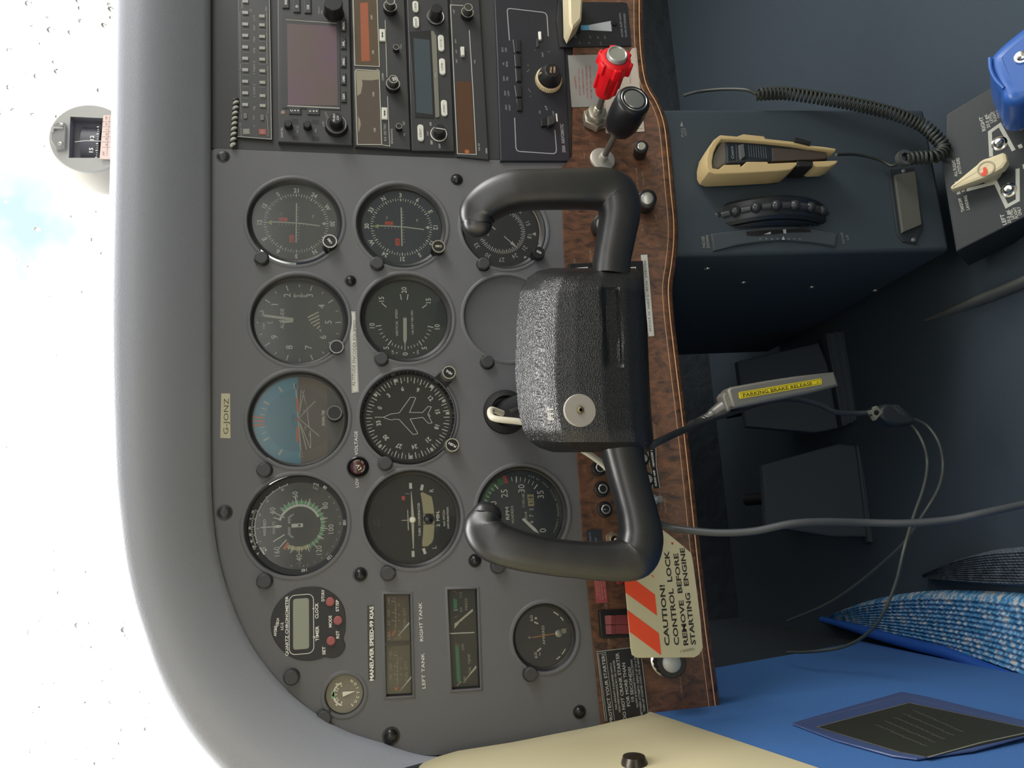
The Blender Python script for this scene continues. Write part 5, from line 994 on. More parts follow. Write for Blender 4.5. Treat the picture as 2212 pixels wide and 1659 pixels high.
for i, (s_, y0, y1) in enumerate((('WARNING', 885, 760), ('ASSURE THAT ALL', 955, 685), ('CONTAMINANTS INCLUDING', 940, 690), ('WATER ARE REMOVED', 980, 650), ('FROM FUEL BEFORE', 985, 655))): t.b.TA(s_, (205+i*38, y0), (190+i*38, y1), 1.5 if i else 1.9, .02)
t.b.build('placard_lettering', mat('faded_red_ink', '985652', .6), t)
t = pl('red_bordered_placard', 'white placard with a thin red border behind the throttle knob', [(480, 985), (760, 483), (802, 474), (838, 840), (885, 1310), (500, 1328)], mat('cream_placard', 'cdc2b4', .5), 'C')
t.b.Lp([(490, 1010), (525, 1290), (870, 1280)], .4); t.b.TA('MIXTURE', (748, 830), (738, 700), 1.6); t.b.build('placard_lettering', mat('brick_red_ink', 'a8484c', .6), t)
# flap selector
t = Th('flap_selector', 'black flap selector plate with a cream wedge lever and blue and white indicator', 'flap control', panel(1200+390*K, 240*K, -.004), None, CR['C'], K)
b = MB(); b.prism([t.q(*p) for p in [(28, 25), (690, 30), (712, 45), (752, 465), (42, 475), (10, 200)]], 0, 1.2, .3); b.build('face_plate', mat('flap_black', '1f2126', .5), t)
b = MB(t, 1.3)
b.TA('AVOID SLIPS WITH', (665, 370), (640, 130), 2.1, .02); b.TA('FLAPS EXTENDED', (702, 366), (684, 132), 2.1, .02)
for s_, x, y in (('0', 198, 358), ('10', 345, 365), ('20', 422, 370), ('30', 492, 370)): b.T(s_+'°', x, y, 2, 3.6)
for s_, x, y in (('110', 240, 428), ('-', 280, 428), ('85', 335, 428), ('KTS', 450, 432)): b.T(s_, x, y, 1.8)
b.build('plate_lettering', mat('dim_white_ink', '8a8c94', .6), t)
b = MB(t, 1.5); b.Pp([(250, 252), (330, 250), (338, 300), (255, 300)]); b.c = 1; b.Pp([(330, 250), (375, 240), (552, 208), (560, 312), (338, 300)]); b.build('position_indicator', [mat('indicator_blue', '5aa0c4', .5), mat('indicator_white', 'b4b8bc', .5)], t)
b = MB(); b.lathe([(3.4, 1.2), (3, 2.6), (.01, 2.8)], 20, *t.q(575, 240)); b.build('indicator_stop', dblk, t)
w1 = 26; rows = []
A = [(130, -150), (285, -150), (272, 20), (262, 190), (170, 290), (140, 230)]
b = MB(); b.prism([t.q(*p, w1) for p in A], 4, w1, 2, 1); b.build('lever', mat('ivory_lever', 'd2c6a4', .5), t, smooth=25)
b = MB(); b.prism([t.q(*p, 3) for p in [(150, 100), (240, 100), (245, 320), (225, 325)]], 1.2, 4); b.build('lever_slot', dblk, t)
# ================================================================ compass on the glareshield
CM = panel(208, 296, .085)
t = Th('magnetic_compass', 'grey magnetic compass with a card window showing 12 and 15, on top of the glareshield', 'compass', CM, None, CR['W'], K)
ccx = t.q(890, 685, 0); Rk = 37
b = MB(); b.lathe([(34, -1), (36, -3), (37, -7), (37.2, -22), (36, -30), (34, -45), (30, -60), (24, -72), (14, -80), (.01, -82)], 56, *ccx); b.build('housing', mat('compass_beige_shell', 'a8a49c', .5), t)
b = MB(); W_ = [t.q(*p) for p in [(700, 470), (1030, 485), (1040, 880), (685, 880)]]
P = circ(ccx[0], ccx[1], 36, 56); b.prism(P, -3, 0, 1, holes=[W_]); b.build('face_plate', mat('compass_grey', '9c9c98', .5), t)
b = MB(); b.loft([[(*p, 0) for p in W_], [(*p, -9) for p in offset(W_, .5)]], close=True); b.flat(offset(W_, .4), -9); b.build('card_recess', mat('compass_dark', '5c5c64', .5), t)
b = MB(t, -4); rows = []
c0 = t.q(960, 690, -6)
import itertools
b = MB(); R_ = 30; rows = []
for x in range(-20, 21, 2): rows.append([(ccx[0]+x, t.q(960, 690, -6)[1]+y_, -34+math.sqrt(R_*R_-x*x)) for y_ in (-3, 14)])
b.loft(rows); b.build('compass_card', mat('card_dark', '55555e', .5), t)
b = MB(t, -3.2); b.T('12', 915, 680, 3.6, 5, bold=.02); b.T('15', 905, 802, 3.6, 5, bold=.02)
for i, y in enumerate((570, 595, 615, 640, 665, 690, 735, 757, 780, 805, 828, 850, 872)): b.Lp([(985-i*1.5-(20 if i % 3 == 0 else 12), y+3), (985-i*1.5, y)], .9 if i % 3 == 0 else .5)
b.build('card_markings', wht, t)
b = MB(t, -1.2); b.Lp([(745, 720), (860, 708), (1005, 714)], .5); b.build('lubber_line', wht, t)
b = MB(); P = [t.q(*p, 4) for p in [(508, 570), (560, 522), (640, 525), (655, 560), (645, 780), (560, 800), (502, 700)]]; b.prism(P, -2, 4, .8); b.build('adjuster_cover', mat('compass_grey_dark', '7c7c7c', .5), t)
for x, y in ((612, 552), (600, 740)): b = MB(); b.lathe([(2.2, 4), (1.8, 5), (.01, 5.2)], 16, *t.q(x, y, 4)); b.build('screw', steel, t)
b = MB(); P = [t.q(*p, 2) for p in [(515, 600), (540, 585), (640, 590), (640, 604), (550, 606), (545, 640), (520, 640)]]; b.prism(P, 3.9, 5.4, .3); b.build('lamp_hood', mat('compass_grey', '9c9c98', .5), t)
b = MB(); P = [t.q(*p, 5) for p in [(1022, 445), (1150, 440), (1150, 885), (985, 878)]]; b.prism(P, 2.5, 3.2); o = b.build('correction_card', mat('pinkish_card', 'd2bcb4', .6), t)
b = MB(t, 3.35)
for y, s_ in ((482, '150'), (545, '120'), (597, 'E'), (645, '60'), (692, '30'), (748, 'N')): b.T(s_, 1058, y, 1.9)
b.T('FOR', 1030, 835, 1.6, 4.2, 10); b.T('STEER', 1108, 835, 1.6, 6, 10)
for y in (520, 572, 622, 672, 722, 776): b.Lp([(1015, y-2), (1140, y)], .25)
b.Lp([(1092, 455), (1062, 860)], .25); b.build('card_lettering', mat('brown_ink', '6e5c58', .6), o)
b = MB(); b.box(ccx[0]-9, ccx[0]+9, ccx[1]-60, ccx[1]-34, -45, -20); b.build('mounting_bracket', mat('compass_grey_dark', '7c7c7c', .5), t)
# ================================================================ centre pedestal
up = Vector((0, .1, 1)).normalized(); PED = basis((1, 0, 0), up, (.3, 0, -.355))
t = Th('pedestal', 'dark blue-grey centre pedestal below the wood-grain panel', 'pedestal', PED)
b = MB(); x0, x1 = -62, 97; H = -290
for (P, d) in (([(x0, 5), (x1, 5), (x1, H), (x0, H)], -420),): b.prism(rrect(x0, H, x1, 5, 4), d, 0, 4, 3)
b.build('pedestal_body', dark_side, t)
b = MB(t, .2); b.TA('NOSE', (1440+372*K, 200+1540*K), (1440+360*K, 200+1430*K), 3, .02); b.TA('DOWN', (1440+415*K, 200+1545*K), (1440+402*K, 200+1420*K), 3, .02)
b.TA('NOSE', (1440+1762*K, 200+1500*K), (1440+1740*K, 200+1390*K), 2.6); b.TA('UP', (1440+1805*K, 200+1465*K), (1440+1795*K, 200+1415*K), 2.6)
b.TA('PARK BRAKE' if 0 else 'PULL', (1440+160*K, 200+440*K), (1440+150*K, 200+345*K), 2.4); b.TA('OUT', (1440+190*K, 200+430*K), (1440+180*K, 200+350*K), 2.4); b.Pp([(1440+135*K, 200+335*K), (1440+165*K, 200+335*K), (1440+150*K, 200+285*K)])
b.build('pedestal_lettering', mat('pedestal_ink', '8d8f86', .7), t)
R_ = lambda x, y: (1440+x*K, 200+y*K)
# trim wheel scale: raised curved cover beside the wheel
b = MB(t, 3); P = [R_(*p) for p in [(440, 1400), (700, 1370), (1000, 1330), (1300, 1330), (1560, 1370), (1700, 1390), (1680, 1530), (1450, 1490), (1150, 1465), (900, 1490), (700, 1520), (470, 1575)]]
b.prism([t.q(*p, 3) for p in P], 0, 3, 1.5); b.build('trim_scale_cover', mat('scale_cover_grey', '42494f', .45), t)
b = MB(t, 3.15); b.Pp([R_(*p) for p in [(790, 1385), (900, 1375), (1350, 1350), (1430, 1365), (1440, 1390), (1200, 1395), (900, 1430), (800, 1425)]]); b.build('scale_slot', dblk, t)
b = MB(t, 3.3)
for i, ch in enumerate('TAKE OFF'):
    if ch != ' ': b.T(ch, *R_(935+i*56, 1455-abs(i-4)*0), 2)
b.Pp([R_(*p) for p in [(965, 1412), (1035, 1385), (1038, 1408)]]); b.Pp([R_(*p) for p in [(1158, 1362), (1188, 1360), (1192, 1402), (1165, 1402)]]); b.Pp([R_(*p) for p in [(1145, 1465), (1162, 1428), (1178, 1465)]]); b.build('scale_markings', mat('scale_white', 'b8bcc0', .6), t)
# elevator trim wheel
TWM = basis((0, 1, 0), (0, 0, 1), (.281, .0545, -.4695))       # axis points along the cabin's right
t = Th('trim_wheel', 'black elevator trim wheel with knobbed rim standing out of the pedestal', 'trim wheel', TWM)
b = MB(); b.lathe([(60, -13), (75, -13), (82, -12), (84.5, -9), (84.5, 9), (82, 12), (60, 13)], 96); 
for r_ in (70, 73, 76, 79): b.lathe([(r_-1, -13.2), (r_, -14.2), (r_+1, -13.2)], 96)
b.build('wheel', mat('black_wheel', '1b2026', .35), t)
for k in range(28):
    a = math.radians(180)-k*math.radians(360/28)+.03; cx, cy = 85.5*math.cos(a), 85.5*math.sin(a)
    if cx > 20: continue
    g = MB(); g.ball((cx, cy, 0), 5.2, 16, 1.0); g.build('rim_knob', mat('worn_knob', '33363a', .28), t)
    a2 = a-math.radians(180/28)*1; P = [(84.2*math.cos(a2+d_), 84.2*math.sin(a2+d_), 0) for d_ in (-.05, -.025, 0, .025, .05)]; g = MB(); g.tube(P, 3.6, 12, 0); g.build('rim_bar', mat('worn_bar', '3c3f42', .35), t)
# microphone in its bracket
MM = PED @ Matrix.Translation((0, 0, .004))
t = Th('microphone_bracket', 'cream plastic microphone bracket with two pronged arms', 'bracket', MM, None, CR['R'], K)
outer = [(1690, 556), (1560, 536), (1430, 523), (1265, 486), (985, 455), (970, 432), (765, 410), (700, 434), (535, 420), (470, 470), (415, 560), (392, 660), (395, 740), (420, 790), (480, 812), (800, 800), (1120, 782), (1240, 768), (1300, 720), (1300, 690), (1015, 702), (1002, 685), (800, 685), (742, 735), (735, 712), (575, 716), (520, 760), (460, 748), (455, 690), (470, 600), (505, 520), (548, 466), (700, 470), (985, 492), (1260, 520), (1420, 552), (1680, 580)]
b = MB(); P = [t.q(*p, 26) for p in outer]; b.prism(P, 0, 26, 1.2); b.build('cradle', mat('aged_cream_plastic', 'c4ad7e', .5), t, smooth=30)
b = MB(); b.prism([t.q(*p, 26) for p in [(1458, 682), (1710, 674), (1690, 708), (1620, 738), (1490, 742), (1455, 725)]], 6, 26, 1.2); b.build('lower_prong', mat('aged_cream_plastic', 'c4ad7e', .5), t)
for P in ([(1270, 448), (1290, 445), (1440, 492), (1425, 528), (1268, 490)], [(1300, 680), (1320, 682), (1458, 690), (1450, 742), (1310, 740)]): b = MB(); b.prism([t.q(*p, 27) for p in P], 4, 28, 1); b.build('spring_clip', dblk, t)
b = MB(); b.lathe([(3, 0), (2.6, 2), (.01, 3)], 16, *t.q(1132, 810, 8)); b.build('screw', steel, t)
t = Th('hand_microphone', 'dark hand microphone with a grey grille, clipped in the cream bracket', 'microphone', MM, None, CR['R'], K)
b = MB(); b.prism([t.q(*p, 22) for p in [(585, 476), (985, 496), (1420, 556), (1600, 590), (1612, 655), (1040, 684), (590, 706)]], 2, 22, 3, 3); b.build('body', mat('mic_blue_black', '1e262e', .4), t)
b = MB(); b.prism([t.q(*p, 22) for p in [(550, 476), (598, 478), (602, 708), (575, 712), (520, 752), (468, 740), (462, 690), (480, 600)]], 2, 21, 2, 3); b.build('grille', mat('mic_grille_grey', '736d62', .8, bump=('noise', 900, .5, .0006)), t)
b = MB(); b.prism([t.q(*p, 23) for p in [(1050, 548), (1440, 572), (1592, 600), (1594, 652), (1440, 668), (1055, 680)]], 20, 23, .8); b.build('lower_grip', mat('mic_brown', '473d38', .5), t)
b = MB(); b.prism([t.q(*p, 25) for p in [(722, 520), (768, 508), (784, 630), (742, 664), (732, 640)]], 21, 25, .6); b.build('talk_key', mat('mic_key_grey', '5c5e5e', .4), t)
b = MB(t, 22.2); b.TA('Cessna', (658, 658), (645, 532), 3, .02)
for i in range(8): b.Lp([(815+i*24, 518+i*3), (825+i*24, 640+i*2)], .35)
for i in range(3): b.Lp([(560+i*16, 480), (584+i*14, 705)], .3)
b.Lp([(690, 520), (700, 680)], .3); b.build('body_markings', mat('mic_ink', '7e868c', .5), t)
# coiled cord of the microphone
def px_path(L): return [atY(p[0], p[1], p[2])*1000 for p in L]
def cable(name, label, cat, L, r, m, group=None):
    P = px_path(L); o = P[0].copy(); b = MB(); b.tube([p-o for p in P], r, 10, 10); ob = b.build(name, m, smooth=60); ob.location = o*.001; tag(ob, label, cat, group); return ob
rub = mat('black_rubber_cord', '30342f', .45)
t = Th('coiled_cord', 'black coiled microphone cord looping beside the pedestal', 'cord', Matrix.Identity(4))
P = cat_rom(px_path([(1634, 203, -.015), (1700, 202, -.02), (1780, 213, -.03), (1860, 228, -.038), (1935, 247, -.045), (1990, 270, -.052), (2025, 300, -.058), (2038, 322, -.06), (2020, 338, -.06), (1990, 340, -.055), (1958, 343, -.05)]), 12)
D_ = [0]
for i in range(1, len(P)): D_.append(D_[-1]+(P[i]-P[i-1]).length)
N_ = 46*14; C_ = []; a_v = Vector((0, 0, 1)); j = 0; turns = 58
N_ = turns*12
for i in range(N_+1):
    s_ = D_[-1]*i/N_
    while j < len(D_)-2 and D_[j+1] < s_: j += 1
    u_ = (s_-D_[j])/(D_[j+1]-D_[j]); p = P[j].lerp(P[j+1], u_); T_ = (P[j+1]-P[j]).normalized(); a_v = (a_v-T_*a_v.dot(T_)).normalized(); bb = T_.cross(a_v); an = 2*math.pi*turns*i/N_
    C_.append(p+(a_v*math.cos(an)+bb*math.sin(an))*5.6)
b = MB(); b.tube(C_, 1.45, 6, 0); b.build('coil', rub, t, smooth=60)
b = MB(); b.tube(px_path([(1478, 206, .05), (1510, 198, .03), (1560, 193, .01), (1610, 194, -.01), (1634, 203, -.015)]), 1.7, 8, 8); b.build('straight_lead', rub, t)
b = MB(); c = atY(1953, 342, -.05)*1000; g = MB(); g.lathe([(4.5, -3), (8, -3), (8.6, 0), (8, 3), (4.5, 3)], 32); g.at(Matrix.Translation(c) @ basis((1, 0, 0), (0, .1, 1), (0, 0, 0))); b.add(g.v, g.f); b.build('strain_relief', mat('worn_rubber_ring', '4a4d4a', .4), t)
cable('microphone_lead', 'thin black lead from the hand microphone down to the cord eyelet', 'cable', [(1806, 334, -.045), (1850, 334, -.03), (1900, 345, -.03), (1925, 358, -.035), (1945, 350, -.045)], 1.6, rub)
# ashtray plate on the pedestal
T_ = lambda x, y: (1732+x*K, 260+y*K)
t = Th('ashtray', 'small grey metal ashtray door set in the lower pedestal', 'ashtray', PED)
b = MB(); b.prism([t.q(*T_(*p), 2) for p in [(868, 500), (880, 482), (905, 485), (1120, 470), (1215, 1050), (1140, 1230), (1010, 1205), (950, 1130)]], 0, 2, 1); b.build('frame', mat('ashtray_black', '2a3034', .4), t)
b = MB(); b.prism([t.q(*T_(*p), 5) for p in [(930, 542), (1130, 502), (1196, 1036), (1006, 1114)]], 2, 5, .6); b.build('door', mat('ashtray_grey', '66675f', .45, .3), t)
for x, y in ((1015, 508), (1112, 1190)): b = MB(); b.lathe([(2.6, 1.5), (2, 3.2), (.01, 3.6)], 16, *t.q(*T_(x, y), 2)); b.build('screw', steel, t)
# fuel selector
FM = basis((1, 0, 0), (0, .8, .6), (.30, -.032, -.612))
t = Th('fuel_selector', 'fuel selector plate with a cream pointer handle and white lettering', 'fuel selector', FM, None, CR['T'], K)
b = MB(); b.prism([t.q(*p) for p in [(1375, 350), (1430, 320), (1440, -60), (1950, -370), (2700, -700), (2700, 720), (1535, 1310)]], -60, 0, 1.5); b.build('selector_plate', mat('selector_blue_black', '20262b', .5, bump=('noise', 900, .15, .0003)), t)
b = MB(t, .15)
b.Lp([(1885, 360), (1872, 115), (1970, 45), (2110, 300)], 3.2); b.Lp([(1640, 690), (1655, 690), (1930, 618), (2040, 855), (2150, 795), (2148, 480)], 3.2); b.Pp([(2145, 250), (2185, 232), (2202, 268), (2165, 282)]); b.Pp([(2195, 440), (2215, 435), (2225, 480), (2205, 485)])
for s_, A, B, h in (('RIGHT', (1815, 105), (1780, -35), 3.2), ('25.0 gal.', (1860, 75), (1825, -60), 2.6), ('LEVEL', (1890, 25), (1865, -70), 2.6), ('FLIGHT', (1930, 10), (1900, -90), 2.6), ('ONLY', (1965, -25), (1945, -105), 2.6), ('FUEL SELECTOR', (2195, 90), (2085, -320), 4),
                    ('ALL FLIGHT', (1535, 560), (1508, 395), 2.8), ('ATTITUDES', (1578, 535), (1548, 375), 2.8), ('BOTH', (1562, 735), (1535, 610), 3), ('50 gal.', (1608, 715), (1590, 580), 2.6), ('TAKEOFF', (1605, 910), (1570, 775), 2.8), ('LANDING', (1655, 890), (1625, 750), 2.8),
                    ('LEFT', (2020, 1040), (1990, 935), 3.2), ('25.0 gal.', (2065, 1025), (2045, 890), 2.6), ('LEVEL', (2100, 985), (2075, 885), 2.6), ('FLIGHT', (2140, 975), (2115, 865), 2.6), ('ONLY', (2175, 945), (2155, 860), 2.6)): b.TA(s_, A, B, h, .02)
b.build('plate_lettering', mat('selector_white', 'b8bab0', .6), t)
for x, y in ((1965, 228), (2060, 692)): b = MB(); c = t.q(x, y, 0); b.lathe([(7, 0), (6, .6), (5, 1), (4.4, 3), (3, 4.6), (.01, 5.2)], 24, *c); b.build('screw', chrome, t)
b = MB(); P = [t.q(*p, 20) for p in [(1470, 660), (1500, 630), (1800, 385), (2000, 312), (2035, 330), (2050, 400), (2005, 470), (1850, 560), (1490, 692)]]; b.prism(P, 9, 20, 3, 2); b.lathe([(11, 0), (10.5, 9), (9.5, 10)], 32, *t.q(1850, 480, 10)); b.build('selector_handle', mat('ivory_handle', 'd4c8a4', .5), t, smooth=30)
b = MB(); c = t.q(1835, 480, 20); b.lathe([(7.5, 20), (7.2, 20.6), (6, 20.6), (5.4, 18.6), (.01, 18.4)], 28, *c); b.build('handle_boss', mat('boss_tan', 'a89c80', .5), t)
b = MB(t, 20.8); b.Pp([(1805, 470), (1830, 465), (1848, 500), (1838, 545), (1800, 555), (1778, 530), (1805, 515)]); b.build('red_paint_mark', mat('red_paint', 'e2482c', .5), t)
# blue boot at the passenger seat
BM = basis((1, 0, 0), (0, .7, .7), (.36, -.13, -.58))
t = Th('seat_cover_corner', 'shiny blue vinyl seat cover corner with a silver snap stud', 'seat cover', BM, None, CR['S'], K)
b = MB(); P = [t.q(*p, 0) for p in [(2500, 60), (2212, 250), (2000, 420), (1895, 530), (1870, 590), (1885, 690), (1950, 850), (1985, 900), (2010, 980), (2110, 1020), (2300, 960), (2600, 800)]]
P = [tuple(p) for p in cat_rom([Vector(p) for p in P], 3)]; b.prism(P, -60, 0, 9, 4); b.build('cover', mat('shiny_blue_vinyl', '3564b4', .3, spec=.6), t, smooth=60)
b = MB(); b.tube([(*t.q(*p, -2), -2) for p in [(1872, 575), (1882, 690), (1930, 790), (2010, 878)]], 1.6, 8, 6); b.build('seam_piping', mat('shiny_blue_vinyl', '3564b4', .3, spec=.6), t)
b = MB(); c = t.q(2185, 568, 1); b.lathe([(6, 0), (5.4, 1.6), (3.6, 1.4), (2.6, 2.6), (.01, 3)], 24, *c); b.build('snap_stud', chrome, t)
# ================================================================ parking brake, cables, pedals, floor
HM = panel(1690, 845, -.03)
t = Th('parking_brake_handle', 'silver parking brake handle with a yellow PARKING BRAKE RELEASE label', 'brake handle', HM, None, (1440, 540), .3496)
b = MB(); P = [t.q(*p, 0) for p in [(378, 862), (400, 845), (620, 805), (800, 778), (1036, 752), (1066, 838), (900, 880), (700, 920), (425, 976), (405, 962)]]; b.prism(P, -14, 0, 2.4, 3); b.build('handle', mat('cast_aluminium', '8f8d86', .4, .45), t)
b = MB(); b.prism([t.q(*p, -8) for p in [(338, 905), (352, 880), (392, 855), (420, 968), (378, 1003), (365, 990)]], -18, -6, 2); b.build('handle_end', mat('cast_aluminium', '8f8d86', .4, .45), t)
b = MB(); b.tube([(*t.q(365, 965, -14), -14), (*t.q(290, 1015, -18), -18), (*t.q(255, 1035, -22), -22), (*t.q(150, 1080, -60), -60)], [7.5, 6, 4.4, 4], 16, 6); b.build('shaft', mat('dull_steel', '6d6c68', .4, .5), t)
for x, y, r in ((262, 1032, 6.2), (245, 1040, 6.2)):
    b = MB(); g = MB(); g.lathe([(r-.5, -.6), (r, 0), (r-.5, .6)], 28); g.at(Matrix.Translation((*t.q(x, y, -20), -20)) @ Matrix.Rotation(rad(70), 4, (.3, 1, 0))); b.add(g.v, g.f); b.build('spring_ring', steel, t)
b = MB(); b.prism([t.q(*p, .3) for p in [(446, 884), (452, 878), (950, 794), (958, 800), (960, 830), (455, 920), (448, 912)]], 0, .3); o = b.build('yellow_label', mat('yellow_tape', 'e8d42a', .5), t)
b = MB(t, .42); b.TA('PARKING BRAKE RELEASE', (472, 897), (900, 824), 3.1, .01); b.TA('^', (928, 822), (942, 818), 3); b.line([t.q(*p, .4) for p in [(456, 884), (950, 800), (954, 824), (462, 912)]], .3, closed=True); b.build('label_lettering', mat('label_black', '2a281c', .6), o)
blackc = mat('black_cable', '2e3338', .45)
cable('yoke_cable', 'black cable from the yoke pad past the parking brake handle to the plug box', 'cable', [(1400, 966, -.135), (1425, 953, -.13), (1470, 932, -.10), (1530, 908, -.05), (1590, 888, -.01), (1660, 866, .01), (1720, 863, .02), (1770, 874, .02), (1805, 890, .02), (1850, 893, .02), (1888, 890, .015)], 2.7, blackc)
cable('headset_cable', 'thick dark cable running from the left yoke grip to the lower right', 'cable', [(1418, 1130, -.13), (1450, 1140, -.13), (1500, 1147, -.14), (1560, 1151, -.15), (1630, 1147, -.16), (1710, 1131, -.17), (1780, 1127, -.175), (1870, 1129, -.18), (1960, 1130, -.19), (2050, 1123, -.2), (2130, 1107, -.21), (2240, 1083, -.22)], 2.6, mat('grey_black_cable', '3c4044', .45))
c1 = mat('thin_grey_cable', '454a44', .45)
cable('thin_cable', 'thin grey cable loop ending on the blue kick panel', 'cable', [(1950, 903, .01), (1975, 925, .01), (1995, 960, .0), (2003, 1000, -.0), (1996, 1050, -.01), (1972, 1120, -.02), (1952, 1190, -.03), (1935, 1260, -.02), (1905, 1330, .0), (1872, 1370, .03), (1820, 1398, .06), (1750, 1408, .09), (1700, 1409, .12)], 1.5, c1)
cable('thin_cable', 'thin grey cable loop fading into the dark footwell', 'cable', [(1960, 900, .01), (2000, 918, .01), (2027, 955, .0), (2037, 1005, -.0), (2027, 1055, -.01), (1995, 1110, -.01), (1955, 1170, .02), (1900, 1222, .06), (1840, 1270, .1), (1780, 1308, .14), (1700, 1342, .2)], 1.5, c1)
t = Th('plug_box', 'small black connector box with a pale square end hanging on the cables', 'connector', panel(1920, 895, .01), None, (1440, 540), .3496)
b = MB(); P = [t.q(*p, 6) for p in [(1330, 975), (1360, 950), (1440, 955), (1500, 1000), (1540, 1040), (1530, 1075), (1440, 1085), (1360, 1065), (1320, 1030)]]; b.prism(P, -8, 6, 3, 3); b.build('box', mat('box_black', '262c30', .5), t)
b = MB(); b.prism([t.q(*p, 8) for p in [(1270, 992), (1308, 960), (1346, 1000), (1305, 1048)]], 0, 6, .6, holes=[[t.q(*p, 8) for p in circ(1306, 1003, 17, 16)]]); b.build('socket_collar', mat('collar_grey', '76786e', .45), t)
b = MB(); b.tube([(*t.q(1255, 1003, 2), 2), (*t.q(1310, 1003, 2), 2)], [4, 4], 14, 0); b.build('plug', dblk, t)
b = MB(t, 6.2); b.Lp([(1398, 962), (1425, 958), (1470, 1020), (1445, 1012), (1398, 962)], .4); b.TA('EST' if 0 else 'PTT', (1410, 975), (1440, 1005), 2); b.build('box_markings', mat('box_ink', '5e6464', .6), t)
# rudder pedals
ped = mat('dark_pedal_rubber', '3a434a', .7)
for lab, A, Bp in (('right rudder pedal in the dark footwell, nearer the pedestal', [(1592, 781), (1769, 739), (1790, 790), (1812, 925), (1762, 935), (1612, 921)], [(1783, 720), (1842, 711), (1872, 900), (1820, 922)]), ('left rudder pedal in the dark footwell, nearer the blue kick panel', [(1646, 1004), (1811, 958), (1850, 962), (1890, 1160), (1800, 1160), (1655, 1137)], [(1849, 962), (1915, 955), (1940, 1165), (1875, 1172)])):
    cx = sum(p[0] for p in A)/len(A); cy = sum(p[1] for p in A)/len(A)
    up2 = Vector((0, .25, 1)).normalized(); o = atY(cx, cy, .25); t = Th('rudder_pedal', lab, 'rudder pedal', basis((1, 0, 0), up2, o), 'rudder pedals')
    b = MB(); b.prism([t.q(*p, 0) for p in A], -14, 0, 3, 2); b.build('pedal_plate', ped, t)
    Q = [Vector(t.q(*p, 3)) for p in Bp]; b = MB(); b.prism([tuple(q) for q in Q], -16, 3, 3, 2); o = b.build('heel_bar', ped, t)
    b = MB()
    for i in range(4): u_ = (i+.5)/4; a, c = Q[0].lerp(Q[1], u_), Q[3].lerp(Q[2], u_); b.tube([(a.x, a.y, 3), (c.x, c.y, 3)], [1.4, 1.4], 8, 0)
    b.build('tread_rib', ped, o); b = MB(); b.tube([(0, -10, -14), (0, -20, -60), (0, 60, -150)], [9, 9], 12, 6); b.build('pedal_arm', dblk, t)
# knitted mat and blue piping on the floor
def knit():
    m = bpy.data.materials.new('blue_knit_carpet'); m.use_nodes = True; nt = m.node_tree; b = nt.nodes['Principled BSDF']; Lk = nt.links.new
    tc = nt.nodes.new('ShaderNodeTexCoord'); ns = nt.nodes.new('ShaderNodeTexNoise'); ns.inputs['Scale'].default_value = 120; ns.inputs['Detail'].default_value = 4; Lk(tc.outputs['Object'], ns.inputs['Vector'])
    mp = nt.nodes.new('ShaderNodeMapping'); mp.inputs['Scale'].default_value = (1, 3.2, 1); Lk(tc.outputs['Object'], mp.inputs[0]); n2 = nt.nodes.new('ShaderNodeTexNoise'); n2.inputs['Scale'].default_value = 70; n2.inputs['Detail'].default_value = 5; Lk(mp.outputs[0], n2.inputs['Vector'])
    r = nt.nodes.new('ShaderNodeValToRGB'); r.color_ramp.elements[0].position = .38; r.color_ramp.elements[0].color = lin('3a78a4'); r.color_ramp.elements[1].position = .62; r.color_ramp.elements[1].color = lin('cccac6'); e = r.color_ramp.elements.new(.52); e.color = lin('62a4d4')
    Lk(n2.outputs['Fac'], r.inputs[0]); Lk(r.outputs[0], b.inputs['Base Color']); b.inputs['Roughness'].default_value = .95
    bp = nt.nodes.new('ShaderNodeBump'); bp.inputs['Strength'].default_value = .8; bp.inputs['Distance'].default_value = .002; Lk(ns.outputs['Fac'], bp.inputs['Height']); Lk(bp.outputs[0], b.inputs['Normal']); return m
km = knit(); FZ2 = -.69
def mat_mesh(name, label, near, far, z, m, group=None):
    A = cat_rom([atZ(*p, z) for p in near], 8); B = cat_rom([atZ(*p, z) for p in far], 8); n_ = 150; rows = []
    pick = lambda C, u: C[min(int(u*(len(C)-1)), len(C)-2)].lerp(C[min(int(u*(len(C)-1)), len(C)-2)+1], u*(len(C)-1)-min(int(u*(len(C)-1)), len(C)-2))
    o = A[0].copy(); o.z = FZ
    for i in range(n_+1):
        u = i/n_; a, c = pick(A, u), pick(B, u); R = [(a.x-o.x, a.y-o.y, .001)]
        for j in range(71):
            v = j/70; p = a.lerp(c, v); e = min(1, v*12, (1-v)*12, u*20+.2); h = .5+.5*math.sin(v*math.pi*2*14+.9*math.sin(u*260+(int(v*14) % 2)*math.pi)); R.append((p.x-o.x, p.y-o.y, (.010+.0035*h)*e+.001))
        R.append((c.x-o.x, c.y-o.y, .001)); rows.append(R)
    b = MB(); b.loft(rows); ob = b.build(name, m, scale=1, smooth=80); ob.location = o; tag(ob, label, 'mat', group); return ob
mat_mesh('knitted_mat', 'blue and white knitted mat on the floor beside the blue piping', [(1770, 1342), (1870, 1362), (1950, 1384), (2050, 1412), (2130, 1438), (2290, 1500)], [(1775, 1338), (1830, 1310), (1900, 1290), (2000, 1277), (2120, 1278), (2290, 1290)], -.69, km)
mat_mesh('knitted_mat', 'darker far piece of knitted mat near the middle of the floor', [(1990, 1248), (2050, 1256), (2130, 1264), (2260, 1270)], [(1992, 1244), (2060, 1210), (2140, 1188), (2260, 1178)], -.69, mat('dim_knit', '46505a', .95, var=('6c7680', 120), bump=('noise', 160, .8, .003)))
pb = mat('blue_piping_vinyl', '2b5cb4', .35)
